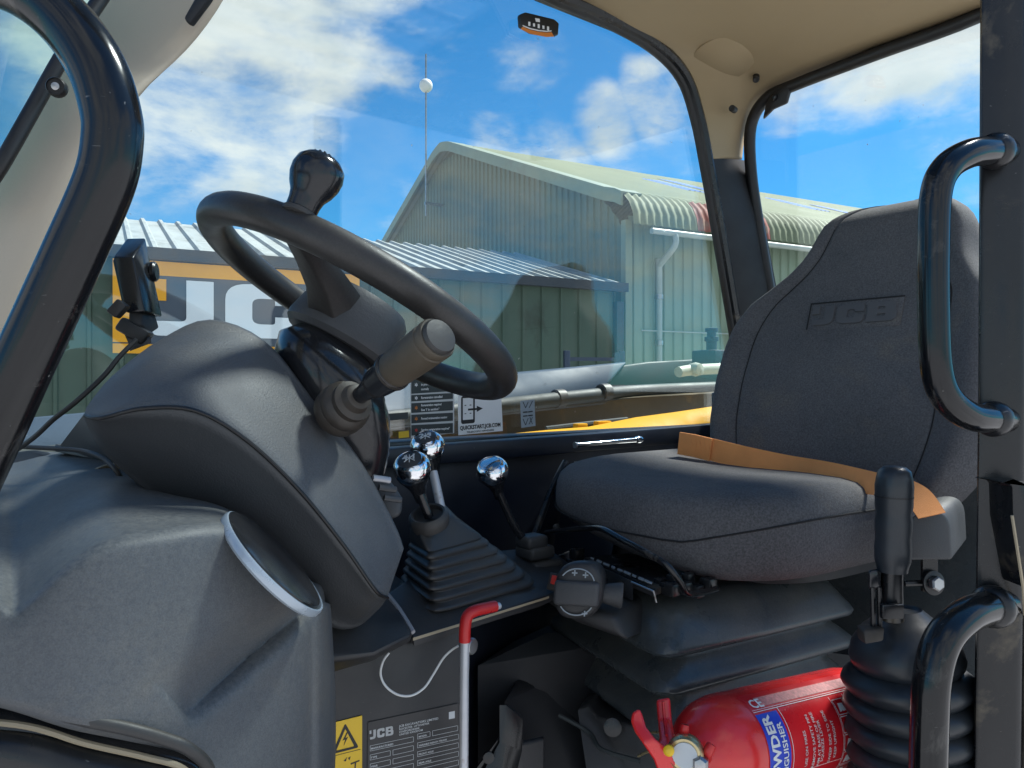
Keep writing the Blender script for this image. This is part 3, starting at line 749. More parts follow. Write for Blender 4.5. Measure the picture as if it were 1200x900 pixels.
# ---- dash moulding by the door (dented, dusty)
def itp(tab, u):
    for (x0, *p0), (x1, *p1) in zip(tab, tab[1:]):
        if x0 <= u <= x1:
            t = (u - x0) / (x1 - x0); t = t * t * (3 - 2 * t) if len(tab) < 6 else t; return [i + (j - i) * t for i, j in zip(p0, p1)]
    return list(tab[-1][1:]) if u > tab[-1][0] else list(tab[0][1:])
def smooth_tab(tab, n=6):
    return [tuple(p) for p in catmull([Vector((*p, 0)[:3]) for p in tab], n)]
ridge = smooth_tab([(-120, 700), (-40, 697), (0, 708), (18, 716), (40, 702), (85, 662), (130, 636), (200, 623), (245, 618), (272, 623), (320, 663), (366, 708)])
backv = smooth_tab([(-120, 552, .98), (20, 536, .97), (70, 534, .95), (140, 545, .89), (205, 578, .80), (258, 600, .76), (318, 642, .745), (366, 692, .75)])
lipv = smooth_tab([(-120, 812), (-20, 812), (20, 819), (85, 840), (150, 854), (205, 869), (245, 905), (290, 960), (366, 1000)])
def yfront(u, v): return .472 + .0000012 * max(0, u) ** 2 - (v - 760) * .00008 + .012 * max(0, (u - 330) / 50) ** 2
uc = [-120 + 12 * i for i in range(41)]
c1 = []
for u in uc:
    vr, vl = itp(ridge, u)[0], itp(lipv, u)[0]; vb, yb = itp(backv, u)[:2]; col = []
    yr = yfront(u, vr) + .016
    for k in range(15):
        t = k / 15; q_ = V(u, vb, yb).lerp(V(u, vr, yr), t); q_.z += .006 * math.sin(math.pi * t)
        uu = 600 + 900 * q_.x / q_.y; vv = 450 - 900 * (q_.z - CZ) / q_.y; col.append(Vector((uu, vv, q_.y)))
    col.append(Vector((u, vr, yr)))
    col.append(Vector((u, vr + 3, yr - .009))); col.append(Vector((u, vr + 9, yr - .0135)))
    for k in range(1, 71):
        v = vr + 9 + (vl - vr - 9) * k / 70; col.append(Vector((u, v, yfront(u, v) + .0025 * math.exp(-k / 7))))
    col.append(Vector((u, vl + 6, yfront(u, vl) + .01))); col.append(Vector((u, vl + 8, yfront(u, vl) + .04)))
    c1.append(col)
nc = len(c1[0]); last = c1[-1]
for k_, (du, dy) in enumerate(((9, .008), (16, .024), (21, .052), (23, .10), (23, .16))):
    c1.append([Vector((p.x + du * (1.0 if j > 16 else .7) + (6 * math.sin(math.pi * min(1, max(0, (j - 18) / 66))) if j > 17 else 0) * (k_ + 1) / 5, p.y + (3 if j < 17 else 0), p.z + dy)) for j, p in enumerate(last)])
rowsT = list(zip(*c1)); fine = [catmull(list(r), 5) for r in rowsT]
def seg_d(p, a, b):
    ab = b - a; t = max(0, min(1, (p - a).dot(ab) / ab.length_squared)); q = p - a - ab * t
    return q.length * (1 if ab.x * (p.y - a.y) - ab.y * (p.x - a.x) > 0 else -1), t
ca, cb = Vector((386, 696)), Vector((216, 846))
rows = []
for r in fine:
    row = []
    for p in r:
        u, v, y = p
        d, t = seg_d(Vector((u, v)), ca, cb); fade = math.sin(math.pi * min(1, max(0, t * .92 + .06))) ** .6 if 0 < t < 1 else 0
        # hollow on the left of the fold, crisp step on its right
        dd = d - 8
        y += fade * (.017 * math.exp(-(dd / 34) ** 2) if dd > 0 else .017 * math.exp(-(dd / 11) ** 2))
        row.append(V(u, v, y))
    rows.append(row)
dash = part(MB().loft(rows, closed=False), 'dash_cover', 'dash', label='dusty dented grey dash moulding', sharp=70)
md = dash.modifiers.new('thick', 'SOLIDIFY'); md.thickness = .004; md.offset = 1
lc_ = [V(*p) for p in c1[0]]
part(MB().prism(lc_ + [Vector((lc_[-1].x, lc_[-1].y, CZ - .9)), Vector((lc_[0].x, lc_[0].y, CZ - .9))], Vector((.006, 0, 0))), 'dash_end_panel', 'recess')
# rubber lip and rail under it
lip = [V(-120, 812, .468), V(-20, 812, .468), V(20, 819, .472), V(85, 840, .476), V(150, 854, .487), V(190, 865, .497), V(222, 878, .506), V(245, 903, .520), V(256, 960, .53)]
part(MB().tube(lip, .0042, 10, 8), 'rubber_lip', 'rubber', dash)
lo2 = lambda du, dv, y: [V(-120, 838 + dv, .49 + y), V(20, 846 + dv, .49 + y), V(100, 868 + dv, .495 + y), V(170, 884 + dv, .505 + y), V(215, 898 + dv, .515 + y), V(240, 930 + dv, .53 + y)]
part(MB().tube(lo2(0, 4, .012), .013, 14, 8), 'lower_rail', 'gloss')
part(MB().tube(lo2(0, 34, .004), .016, 14, 8), 'lower_rail', 'frame')
part(MB().tube(lo2(0, 80, .010), .022, 14, 8), 'lower_rail', 'frame')
part(MB().tube(lo2(0, 3, .0), .0022, 8, 8), 'rail_edge', 'tan')  # tan strip that paints the highlight along the rail
# round demister outlet at the end of the dash
d0_, d1_ = V(268, 618, .566), V(371, 693, .636)
oc = (d0_ + d1_) / 2; om = (d1_ - d0_).normalized(); RR = (d1_ - d0_).length / 2
e1_ = (Z - om * om.dot(Z)).normalized(); e2_ = om.cross(e1_); best = None
def px_(p): return Vector((600 + 900 * p.x / p.y, 450 - 900 * (p.z - CZ) / p.y))
for k in range(360):
    n_ = e1_ * math.cos(rad(k)) + e2_ * math.sin(rad(k)); b_ = n_.cross(om)
    if n_.dot(Vector((0, 0, CZ)) - oc) < 0 or n_.z < 0 or n_.x < 0: continue
    mj_ = (px_(d1_) - px_(d0_)).normalized(); dv_ = px_(oc + b_ * RR) - px_(oc - b_ * RR); w_ = abs(dv_.x * mj_.y - dv_.y * mj_.x)
    if best is None or abs(w_ - 46) < best[0]: best = (abs(w_ - 46), n_)
on = best[1]; sc_r = RR / .0422
out = part(MB().lathe([(r_ * sc_r, h_) for r_, h_ in ((.0400, -.007), (.0418, -.005), (.0422, -.001), (.0415, .0010), (.0402, .001), (.0398, -.001), (.0398, -.006))], oc, on, 48), 'air_outlet', 'ring', label='round pale ringed air outlet')
part(MB().lathe([(r_ * sc_r, h_) for r_, h_ in ((.0400, -.001), (.0395, .0014), (.036, .0026), (.001, .0034))], oc + (lambda q: q if q.z > 0 else -q)(on.cross(om)) * .0026, on, 40), 'outlet_disc', 'gloss', out)
# far end of the dash, cup recess
part(MB().prism([V(62, 528, .93), V(100, 478, .84), V(140, 500, .80), V(178, 560, .78), V(150, 552, .86), V(100, 540, .92)], Vector((.02, .10, -.01))).bevelled(.006), 'dash_end', 'cowl_low')
part(MB().prism([V(63, 529, .915), V(155, 548, .855), V(150, 540, .855), V(64, 520, .925)], Vector((0, .03, -.004))).bevelled(.002), 'dash_foot', 'rubber')
cup = V(136, 566, .785); cn = (V(150, 520, .80) - cup).normalized()
part(MB().lathe([(.030, .001), (.027, .002), (.026, -.02), (.022, -.032), (.001, -.034)], cup, (Vector((.25, -.55, .80))).normalized(), 28, cap=False), 'cup_recess', 'tan')
part(MB().prism([V(-120, 545, .90), V(40, 525, .95), V(200, 570, .84), V(330, 660, .78), V(340, 760, .78), V(-120, 720, .62)], Vector((.04, .12, -.05))).bevelled(.01), 'dash_inner', 'recess')

# ---- gear console, data plates
def CP(u, v, y0=.85, a=64):                         # front face of the console
    d = Vector((math.sin(rad(a)), math.cos(rad(a)), 0)); n_ = Vector((d.y, -d.x, 0)); p = V(400, 800, y0)
    return PL(u, v, p, n_), n_
_, CN = CP(400, 800)
f = lambda u, v: CP(u, v)[0]
cbx = part(MB().prism([f(330, 700), f(480, 752), f(541, 730), f(541, 1010), f(330, 1010)], -CN * .30).bevelled(.004), 'console_box', 'console')
# turned-in panel right of the box
e0, e1 = V(543, 735, .95), V(660, 700, 1.34)
part(MB().prism([V(543, 700, 1.05), V(660, 650, 1.36), V(660, 1000, 1.36), V(543, 1000, 1.05)], Vector((.02, .05, 0))).bevelled(.004), 'console_return', 'navy')
tp = [V(452, 696, .905), V(485, 747, .86), V(640, 698, 1.03), V(690, 676, 1.14), V(640, 640, 1.26), V(520, 650, 1.10)]
part(MB().prism(tp, Vector((0, .0, -.012))).bevelled(.003), 'console_top', 'console')
part(MB().prism([V(484, 751, .858), V(641, 702, 1.028), V(641, 699.5, 1.028), V(484, 747.5, .858)], Vector((.003, .004, 0))), 'worn_edge', 'tan')
fo = MB().loft([
    [V(360, 700, .80), V(372, 776, .76), V(440, 765, .78), V(486, 742, .83), V(470, 716, .89), V(440, 680, .92)],
    [V(362, 770, .83), V(372, 796, .79), V(438, 775, .80), V(484, 752, .85), V(470, 745, .90), V(440, 740, .92)]]).bevelled(.008, 3)
part(fo, 'column_foot', 'console')
part(MB().tube([V(453, 696, .900), V(468, 715, .882), V(484, 741, .856)], .003, 8, 4), 'console_trim', 'silver')

# yellow shock warning and dark data plate
def quad_on(pu, name, m, th=.0008, off=.0006, parent=cbx, label=None):
    pts = [f(*p) + CN * off for p in pu]; o = part(MB().prism(pts, CN * th), name, m, parent, smooth=False, label=label); return o
def frame_from(p00, p10, p01):
    o = f(*p00); ax = (f(*p10) - o); ay = (f(*p01) - o); w, h = ax.length, ay.length; return o, ax / w, ay / h, w, h
ws = quad_on([(384, 848), (424, 838), (424, 1000), (380, 1000)], 'warning_sticker', 'yellow', label='yellow electric shock warning sticker')
quad_on([(378, 875), (383, 860), (380, 1000), (372, 1000)], 'sticker_edge', 'yellow')
o, ax, ay, w, h = frame_from((384, 885), (424, 876), (384, 848))
tri = roundpoly([(.10, .02), (.90, .05), (.50, .92)], .08, 4); tri_i = roundpoly([(.235, .10), (.765, .12), (.50, .74)], .04, 3)
def onst(loops, o, ax, ay, w, h, name, m, off, sc=1., parent=ws):
    vf = shape2d([[(x * w, y * h) for x, y in lp] for lp in loops], .0002)
    MB().add(*onframe(vf, o, ax, ay, CN, off)).build(name, m, parent, smooth=False)
onst([tri, tri_i], o, ax, ay, w, h, 'triangle', 'black', .0017)
onst([[(.52, .62), (.40, .38), (.48, .40), (.43, .20), (.56, .46), (.48, .44), (.56, .62)]], o + ax * .02 * w, ay=ay, ax=ax, w=w, h=h, name='lightning_bolt', m='black', off=.0017)
onst([[(0.06, -.06), (.95, -.03), (.95, -.015), (.06, -.045)]], o, ax, ay, w, h, 'sticker_line', 'black', .0017)
onst([[(.45, -.28), (.55, -.18), (.52, -.30)], [(.58, -.22), (.66, -.18), (.62, -.3)], [(.66, -.40), (.92, -.36), (.92, -.40), (.66, -.45)], [(.78, -.42), (.82, -.42), (.8, -.7), (.76, -.7)]], o, ax, ay, w, h, 'pictogram', 'black', .0017)
pl = quad_on([(431, 846), (536, 824), (536, 1005), (429, 1005)], 'data_plate', 'plate', label='black maker\'s data plate with white print')
o, ax, ay, w, h = frame_from((431, 868), (536, 846), (431, 846))
lw = w
loops, sq = logo_loops()
def plate_text(s, x, y, size, sx=1.1, bold=.012):
    vf = text2d(s, size, bold, sx); MB().add(*onframe(vf, o, ax, ay, CN, .0018)).add(*onframe((vf[0], vf[1]), o, ax, ay, CN, .0018)) if False else None
    m_ = MB().add(*[([o + ax * (x + v.x) + ay * (y + v.y) + CN * .0018 for v in vf[0]]), vf[1]]); m_.build('lettering', 'pale', pl, smooth=False)
s_ = .0102
vf = shape2d([[(x * s_ * .93, y * s_) for x, y in lp] for lp in loops + [sq]], .0002)
MB().add([o + ax * (.002 + v.x) + ay * (.0015 + v.y) + CN * .0018 for v in vf[0]], vf[1]).build('badge', 'white', pl, smooth=False)
plate_text('JCB EXCAVATORS LIMITED', .036, .0085, .0036); plate_text('ROCESTER  UTTOXETER', .036, .0052, .0030); plate_text('STAFFORDSHIRE', .036, .0020, .0030); 
plate_text('UNITED KINGDOM', .036, -.0010, .0030)
lines = MB()
def rect(x, y, ww, hh):
    for a, b, c_, d_ in ((x, y, ww, .0004), (x, y + hh, ww, .0004), (x, y, .0004, hh), (x + ww, y, .0004, hh)):
        q = [o + ax * (a + i * c_) + ay * (b + j * d_) + CN * .0019 for i, j in ((0, 0), (1, 0), (1, 1), (0, 1))]; lines.add(q, [(0, 1, 2, 3)])
hw_ = lw * .47
for k in range(8):
    y = -.0115 - k * .0102
    rect(.002, y, hw_, .0058) if k not in (1, 2) else (rect(.002, y, hw_ * .46, .0058), rect(.002 + hw_ * .52, y, hw_ * .48, .0058))
    rect(.004 + hw_ + .003, y + .002, hw_, .0058) if k else (rect(.004 + hw_ + .003, y + .002, hw_ * .3, .0058), rect(.004 + hw_ * 1.36 + .003, y + .002, hw_ * .62, .0058))
lines.build('form_lines', 'pale', pl, smooth=False)
words = ['MANUFACTURED', 'TYPE', 'YEAR', 'MASS', 'ENGINE POWER', 'EQUIPMENT', 'AXLE LOAD', 'SERIAL']
words2 = ['MODEL', 'VARIABLE REACH TRUCK', 'FRONT AXLE', 'REAR AXLE', 'MAX LOAD', 'TOTAL MASS', 'POWER', 'TYPE']
for k in range(8):
    y = -.0100 - k * .0102; plate_text(words[k], .003, y, .0030, bold=.02); plate_text(words2[k], .0085 + hw_, y + .002, .0028, bold=.02)
for k in range(25):
    i, j = k % 5, k // 5
dots = MB(); q0 = (lw - .0115, .0060)
vf = [o + ax * (q0[0] + i) + ay * (q0[1] + j) + CN * .0018 for i, j in ((0, 0), (.0075, 0), (.0075, .0085), (0, .0085))]
dots.add(vf, [(0, 1, 2, 3)]).build('blank_patch', 'pale', pl, smooth=False)

# ---- low brackets and plates under the seat
part(MB().prism([V(592, 815, 1.02), V(650, 790, 1.16), V(690, 800, 1.2), V(760, 860, 1.05), V(760, 1000, 1.05), V(592, 1000, 1.02)], Vector((.05, .25, 0))).bevelled(.008), 'seat_base_box', 'recess')
part(MB().loft([[V(585, 826, .955), V(593, 826, .955), V(613, 843, .965), V(611, 845, .965)], [V(585, 870, .95), V(593, 872, .95), V(612, 880, .96), V(610, 882, .96)], [V(560, 915, .93), V(585, 925, .93), V(600, 930, .95), V(590, 930, .95)], [V(540, 960, .92), V(580, 980, .92), V(600, 980, .94), V(580, 980, .94)]]).bevelled(.003), 'seat_bracket', 'frame')
part(MB().prism([V(555, 905, .93), V(588, 860, .955), V(588, 960, .955), V(540, 960, .93)], Vector((0, .006, 0))).bevelled(.002), 'seat_bracket', 'frame')
part(MB().prism([V(593, 828, .957), V(612, 842, .965), V(612, 872, .965), V(638, 866, .985), V(638, 1000, .985), V(593, 1000, .957)], Vector((.0, .012, 0))).bevelled(.003), 'seat_bracket', 'console')
part(MB().lathe([(.007, 0), (.007, .004), (.001, .005)], V(572, 887, .935), Vector((.2, -1, .1)), 12), 'bolt', 'frame')
part(MB().prism([V(676, 830, 1.06), V(690, 824, 1.07), V(700, 840, 1.06), V(790, 862, .98), V(800, 1000, .95), V(700, 1000, .98)], Vector((.02, .05, 0))).bevelled(.004), 'seat_plate', 'console')
part(MB().tube([V(655, 838, 1.06), V(690, 858, 1.04), V(705, 878, 1.01), V(750, 892, .98)], .003, 8, 5), 'plate_edge', 'hose')
part(MB().lathe([(.012, 0), (.012, .003), (.008, .004), (.001, .004)], V(718, 852, 1.02), Vector((-.2, -1, .2)), 20), 'plate_cap', 'frame')
part(MB().prism([V(560, 780, 1.06), V(640, 742, 1.20), V(800, 740, 1.25), V(1010, 770, 1.3), V(1010, 1000, 1.3), V(560, 1000, 1.06)], Vector((.05, .10, 0))), 'seat_box', 'recess')

# ---- stickers on the far pane
def WS(u, v, off=.006): return W(u, v, off)
def wframe(p00, p10, p01):
    o = WS(*p00); ax = WS(*p10) - o; ay = WS(*p01) - o; return o, ax / ax.length, ay / ay.length, ax.length, ay.length
def wquad(pts, name, m, parent=sw, label=None, off=.006, th=.0008): return part(MB().prism([W(*p, off) for p in pts], -L * th), name, m, parent, smooth=False, label=label)
def wtext(par, s, p00, p10, hpx, m='pale', bold=.02):
    o_, d_ = W(*p00, .0080), W(*p10, .0080) - W(*p00, .0080); wd = d_.length; d_ = d_ / wd
    vf = text2d(s, 1, bold); wx = max(v.x for v in vf[0]); hz = (W(p00[0], p00[1] - hpx, .0080) - o_).length / .70
    MB().add([o_ + d_ * (v.x / wx * wd) + Z * (v.y * hz) for v in vf[0]], vf[1]).build('lettering', m, par, smooth=False)
qs = wquad([(536.5, 463.5), (587, 461), (589, 505), (537, 510)], 'phone_sticker', 'white', label='white QUICKSTART sticker with phone and arrow')
o_, ax_, ay_, w_, h_ = wframe((540, 497), (556, 495.6), (540, 464.5))
def wshape(loops, o_, ax_, ay_, name, m, par, off=.0012):
    vf = shape2d(loops, .0002); MB().add([o_ + ax_ * v.x + ay_ * v.y - L * (off + v.z) for v in vf[0]], vf[1]).build(name, m, par, smooth=False)
ph = roundpoly([(0, 0), (w_, 0), (w_, h_), (0, h_)], w_ * .14, 3); phi = [(w_ * .12, h_ * .14), (w_ * .88, h_ * .14), (w_ * .88, h_ * .93), (w_ * .12, h_ * .93)]
wshape([ph, phi], o_, ax_, ay_, 'phone_outline', 'black', qs)
for i, j in ((.25, .35), (.62, .35), (.25, .65), (.62, .65)):
    wshape([[(w_ * i, h_ * j), (w_ * (i + .12), h_ * j), (w_ * (i + .12), h_ * (j + .03)), (w_ * i, h_ * (j + .03))]], o_, ax_, ay_, 'focus_mark', 'black', qs)
wshape([[(w_ * .5, h_ * .47), (w_ * 1.15, h_ * .47), (w_ * 1.15, h_ * .40), (w_ * 1.6, h_ * .51), (w_ * 1.15, h_ * .62), (w_ * 1.15, h_ * .54), (w_ * .5, h_ * .54)]], o_, ax_, ay_, 'arrow', 'black', qs)
wtext(qs, 'QUICKSTART.JCB.COM', (539, 504.0), (586.5, 499.5), 4.6, 'black', .03)
wtext(qs, 'TELESCOPIC HANDLERS', (547, 507.6), (579, 504.6), 2.0, 'black', .02)
dsk = wquad([(480.5, 440), (532, 434), (532, 507.5), (481.5, 513)], 'instruction_sticker', 'pale', label='dark regeneration instruction sticker')
rowsd = [(441, 461.5), (463, 470.5), (472.5, 484), (486, 496.2), (498.2, 510.5)]
for k, (a, b) in enumerate(rowsd):
    cell = wquad([(482, a), (530.5, a - 2.5), (530.5, b - 3.2), (482, b)], 'cell', 'decal', dsk, off=.0069)
    cm_ = (a + b) / 2 - .3
    ic = ('white', 'white', 'orange_print', 'orange_print', 'redprint')[k]; o2 = W(487.6, cm_, .0078); rr = .0040
    lp = [[(rr * (1 if q % 2 else .45) * math.cos(q * math.pi / 6), rr * (1 if q % 2 else .45) * math.sin(q * math.pi / 6)) for q in range(12)],
          [(rr * .2 * math.cos(q * math.pi / 4), rr * .2 * math.sin(q * math.pi / 4)) for q in range(8)]]
    wshape(lp, o2, R, Z, 'icon', ic if ic in M else 'white', dsk, .0006)
    txt = [['Regeneration', 'in progress', 'normally'], ['Regeneration cancelled'], ['Regeneration required', 'See \'i\' in section*'], ['Forced regeneration running'], ['Service regeneration required*']][k]
    for i, s in enumerate(txt):
        vv = cm_ + (i - (len(txt) - 1) / 2) * 5.4 + 1.3; ln_ = len(s) * 1.13
        wtext(dsk, s, (493.5, vv - .3), (493.5 + ln_, vv - .3 - ln_ * .06), 2.6, 'white', .03)
wquad([(453, 485), (478, 483), (478, 491), (453, 493)], 'small_sticker', 'decal')
wquad([(467, 506), (478.8, 504.6), (479.2, 512.2), (467.2, 513.6)], 'yellow_sticker', 'yellow')
gs = wquad([(609.5, 470), (626, 468), (627.3, 499), (610.8, 501.5)], 'grey_sticker', 'greysticker', label='small grey sticker with black marks')
for k, (a, b, c_, d_) in enumerate(((613, 482.5, 618, 482), (619, 482, 624, 481.3), (613, 487.0, 618, 486.5), (619, 486.4, 624, 485.8))):
    wquad([(a, b), (c_, d_), (c_, d_ + 1.4), (a, b + 1.4)], 'mark', 'black', gs, off=.0069)
for (a, b, c_, d_) in ((613, 471, 616, 478), (619, 471, 616, 478), (620, 478, 624, 470), (613, 491, 616, 498), (619, 490, 616, 498), (620, 497, 624, 489), (621, 489, 624, 497)):
    part(MB().tube([W(a, b, .0072), W(c_, d_, .0072)], .0006, 5, 0), 'mark', 'black', gs)

# ================================================================== THINGS IN THE CAB
# ---- steering column: padded cowl, shroud, lever
WC = Vector((-.171, .869, CZ + .087)); WNn = Vector((.45, .219, .866)).normalized(); WR = .18
wa = WNn.cross(Z).normalized(); wb = wa.cross(WNn).normalized()
colm = thing('steering_column', 'steering column with grey padded cowl and black shroud under the steering wheel', 'steering column', V(440, 700, .78))
secs = [
    ((99, 487, .64), (101, 478, .66), (101, 496, .66)),
    ((116, 489, .62), (131, 441, .70), (124, 533, .67)),
    ((168, 478, .625), (188, 398, .73), (184, 585, .70)),
    ((230, 481, .640), (246, 375, .760), (250, 626, .725)),
    ((290, 516, .660), (310, 400, .775), (312, 670, .74)),
    ((350, 573, .685), (366, 466, .785), (362, 714, .755)),
    ((402, 637, .708), (424, 543, .795), (392, 736, .768)),
    ((440, 691, .730), (462, 614, .80), (420, 734, .778)),
    ((454, 700, .755), (473, 643, .80), (444, 714, .785)),
]
loops = []
for s_, t_, b_ in secs:
    S_, T_, B_ = V(*s_), V(*t_), V(*b_); ctr = (S_ + T_ + B_) / 3 + Vector((0, .03, 0))
    h_ = (T_ - B_).length
    def bulge(a, b, t, k):
        p = a.lerp(b, t); d = p - ctr; return p + d.normalized() * k * h_
    k_ = min(1, h_ / .12)
    bk = lambda p, a: p + (p - Vector((0, 0, CZ))).normalized() * .10 * a * k_ + (ctr - p) * .18 * a
    loops.append([S_, bulge(S_, T_, .3, .022), bulge(S_, T_, .62, .030), bulge(S_, T_, .88, .010), T_, bk(T_, .5), bk(T_.lerp(B_, .3), 1.3), bk(T_.lerp(B_, .7), 1.3), bk(B_, .6), B_, bulge(S_, B_, .85, .012), bulge(S_, B_, .5, .040), bulge(S_, B_, .18, .026)])
lo2_ = list(zip(*[catmull(list(c), 4) for c in zip(*loops)]))
lo3 = [catmull(list(l), 3, closed=True) for l in lo2_]
nper = len(lo3[0]); mbc = MB().loft(lo3)
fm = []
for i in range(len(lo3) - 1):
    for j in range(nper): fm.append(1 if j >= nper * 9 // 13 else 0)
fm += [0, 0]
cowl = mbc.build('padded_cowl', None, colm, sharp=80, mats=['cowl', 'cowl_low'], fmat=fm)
cowl['label'] = 'grey padded cowl with piped seam'
seam = [V(100, 487, .637), V(117, 490, .612)] + [V(s_[0], s_[1] + .5, s_[2] - .0015) for s_, _, _ in secs[2:]]
MB().tube(seam, .0018, 8, 8).build('seam_piping', 'seal', cowl)
# shroud under the wheel
sh0 = WC - WNn * .050
def el(c, ax, ay, rx, ry, n_=28, p=2.4):
    out = []
    for k in range(n_):
        a = 2 * math.pi * k / n_; ca_, sa_ = math.cos(a), math.sin(a)
        out.append(c + ax * rx * math.copysign(abs(ca_) ** (2 / p), ca_) + ay * ry * math.copysign(abs(sa_) ** (2 / p), sa_))
    return out
dn = -WNn; side = Vector((.82, .12, -.45)).normalized()
shl = []
for k, (u, v, y, rx, ry) in enumerate(((392, 400, .845, .040, .040), (386, 420, .845, .062, .060), (388, 455, .845, .074, .070), (394, 500, .85, .068, .064), (400, 545, .86, .050, .050), (402, 600, .87, .044, .044), (402, 690, .88, .044, .044))):
    shl.append(el(V(u, v, y), wa, wb, rx, ry))
MB().loft(shl).build('column_shroud', 'gloss', colm, sharp=70)
# angular front cheek of the shroud
MB().loft([[V(322, 412, .84), V(340, 393, .84), V(405, 402, .83), V(448, 450, .83), V(452, 470, .83), V(446, 520, .83), V(430, 560, .83), V(395, 560, .83), V(352, 450, .83)],
           [V(328, 408, .90), V(340, 393, .90), V(405, 402, .90), V(446, 450, .90), V(448, 470, .9), V(444, 520, .9), V(428, 560, .9), V(395, 560, .9), V(352, 450, .9)]]).bevelled(.010, 3).build('shroud_cheek', 'gloss', colm, sharp=50)
MB().loft([[V(420, 556, .82), V(455, 560, .83), V(472, 584, .83), V(470, 604, .82), V(450, 612, .82)], [V(420, 556, .88), V(455, 560, .88), V(472, 584, .88), V(470, 604, .88), V(450, 612, .88)]]).bevelled(.006, 3).build('tilt_lever', 'hub', colm)
for k, (u, v) in enumerate(((451, 566), (458, 577), (464, 589))):
    MB().tube([V(u - 14, v - 6, .803), V(u + 6, v - 3, .812)], .0035, 8, 0).build('lever_rib', 'silver' if k == 0 else 'hub', colm)  # first rib is silver to paint the highlight on the black lever

# direction lever with ribbed boot
lev = thing('direction_lever', 'worn brown hand grip lever on the side of the steering column', 'lever', V(410, 472, .74))
ld = (V(512, 400, .655) - V(412, 474, .745)).normalized()
L0 = V(408, 474, .748)
MB().lathe([(.020, -.03), (.0255, -.022), (.0265, -.014), (.0245, -.010), (.0262, -.006), (.0250, 0), (.0205, .004), (.0205, .010), (.015, .013), (.013, .020), (.010, .022)], L0, ld, 32).build('boot', 'rust', lev)
MB().lathe([(.008, .010), (.0085, .03), (.0105, .04), (.0115, .05)], L0, ld, 20).build('stem', 'gloss', lev)
MB().lathe([(.010, .044), (.0135, .048), (.0150, .055), (.0165, .070), (.0185, .076), (.0185, .080), (.016, .083)], L0, ld, 28).build('collar', 'gloss', lev)
MB().lathe([(.0150, .078), (.0170, .081), (.0178, .090), (.0184, .110), (.0190, .134), (.0188, .137), (.0176, .138), (.0176, .1395), (.0190, .141), (.0190, .146), (.0178, .148)], L0, ld, 32).build('grip', 'grip', lev)
MB().lathe([(.0165, .147), (.0165, .150), (.0150, .1525), (.006, .1535), (.001, .1535)], L0, ld, 28).build('end_cap', 'rubber', lev)
MB().lathe([(.0178, .0765), (.0187, .078), (.0187, .0795), (.0178, .081)], L0, ld, 28).build('collar_ring', 'rust', lev)

# ---- steering wheel
sw_ = thing('steering_wheel', 'black steering wheel seen from below with a spinner knob', 'steering wheel', WC)
ringp = [WC + (wa * math.cos(t) + wb * math.sin(t)) * WR for t in [2 * math.pi * k / 96 for k in range(96)]]
MB().tube(ringp, .0168, 20, 0, closed=True).build('rim', 'wheel', sw_)
MB().lathe([(.030, .012), (.052, .008), (.058, .0), (.060, -.012), (.066, -.040), (.0655, -.047), (.060, -.053), (.040, -.056), (.030, -.056)], WC, WNn, 48).build('hub', 'hub', sw_, sharp=30)
def rim_at(u, v):
    p = PL(u, v, WC, WNn); d = (p - WC); return d.normalized()
d1 = rim_at(343, 268)
for dd in (d1, rim_at(505, 445)):
    cr = dd.cross(WNn).normalized(); lp = []
    for r_, hw2, zt_, zb_ in ((.015, .026, -.004, -.046), (.045, .026, -.002, -.046), (.062, .024, .0, -.040), (.09, .0185, .004, -.026), (.13, .0145, .006, -.016), (.158, .0125, .008, -.011), (.178, .0125, .008, -.008)):
        c_ = WC + dd * r_; lp.append([c_ - cr * hw2 + WNn * zt_, c_ + cr * hw2 + WNn * zt_, c_ + cr * hw2 + WNn * (zb_ * .5), c_ + cr * hw2 * .72 + WNn * zb_, c_ - cr * hw2 * .72 + WNn * zb_, c_ - cr * hw2 + WNn * (zb_ * .5)])
    MB().loft(lp).bevelled(.003, 2).build('spoke', 'wheel', sw_)
ka = rim_at(343, 262); kp = WC + ka * (WR + .002)
knob = MB().lathe([(.012, .008), (.0145, .014), (.0150, .024), (.0165, .031), (.0205, .038), (.0238, .047), (.0246, .055), (.0228, .0635), (.0175, .0695), (.010, .0725), (.001, .0735)], kp, (WNn + Vector((-.14, 0, 0))).normalized(), 36).build('spinner_knob', 'gloss', sw_, sharp=60)
MB().lathe([(.0140, .0085), (.0165, .010), (.0165, .014), (.0140, .016)], kp, (WNn + Vector((-.14, 0, 0))).normalized(), 28).build('knob_collar', 'rubber', knob)
kn_ax = (WNn + Vector((-.14, 0, 0))).normalized(); kr = kn_ax.cross(Vector((0, 1, 0))).normalized(); ku = kr.cross(kn_ax)
for i in range(6):                                  # raised stripes over the top, imitating the roof bars' reflection
    a = .5 + i * .12
    pts = []
    for j in range(7):
        b_ = -.5 + j / 6; rr_ = .0285
        pts.append(kp + kn_ax * (.0525 + .0215 * math.cos(b_ * .9) * math.cos((i - 2.5) * .2) ) + kr * (i - 2.5) * .0045 + ku * b_ * .026 * math.cos((i - 2.5) * .2))
    MB().tube(pts, .0011, 6, 2).build('reflection_stripe', 'gloss', knob)

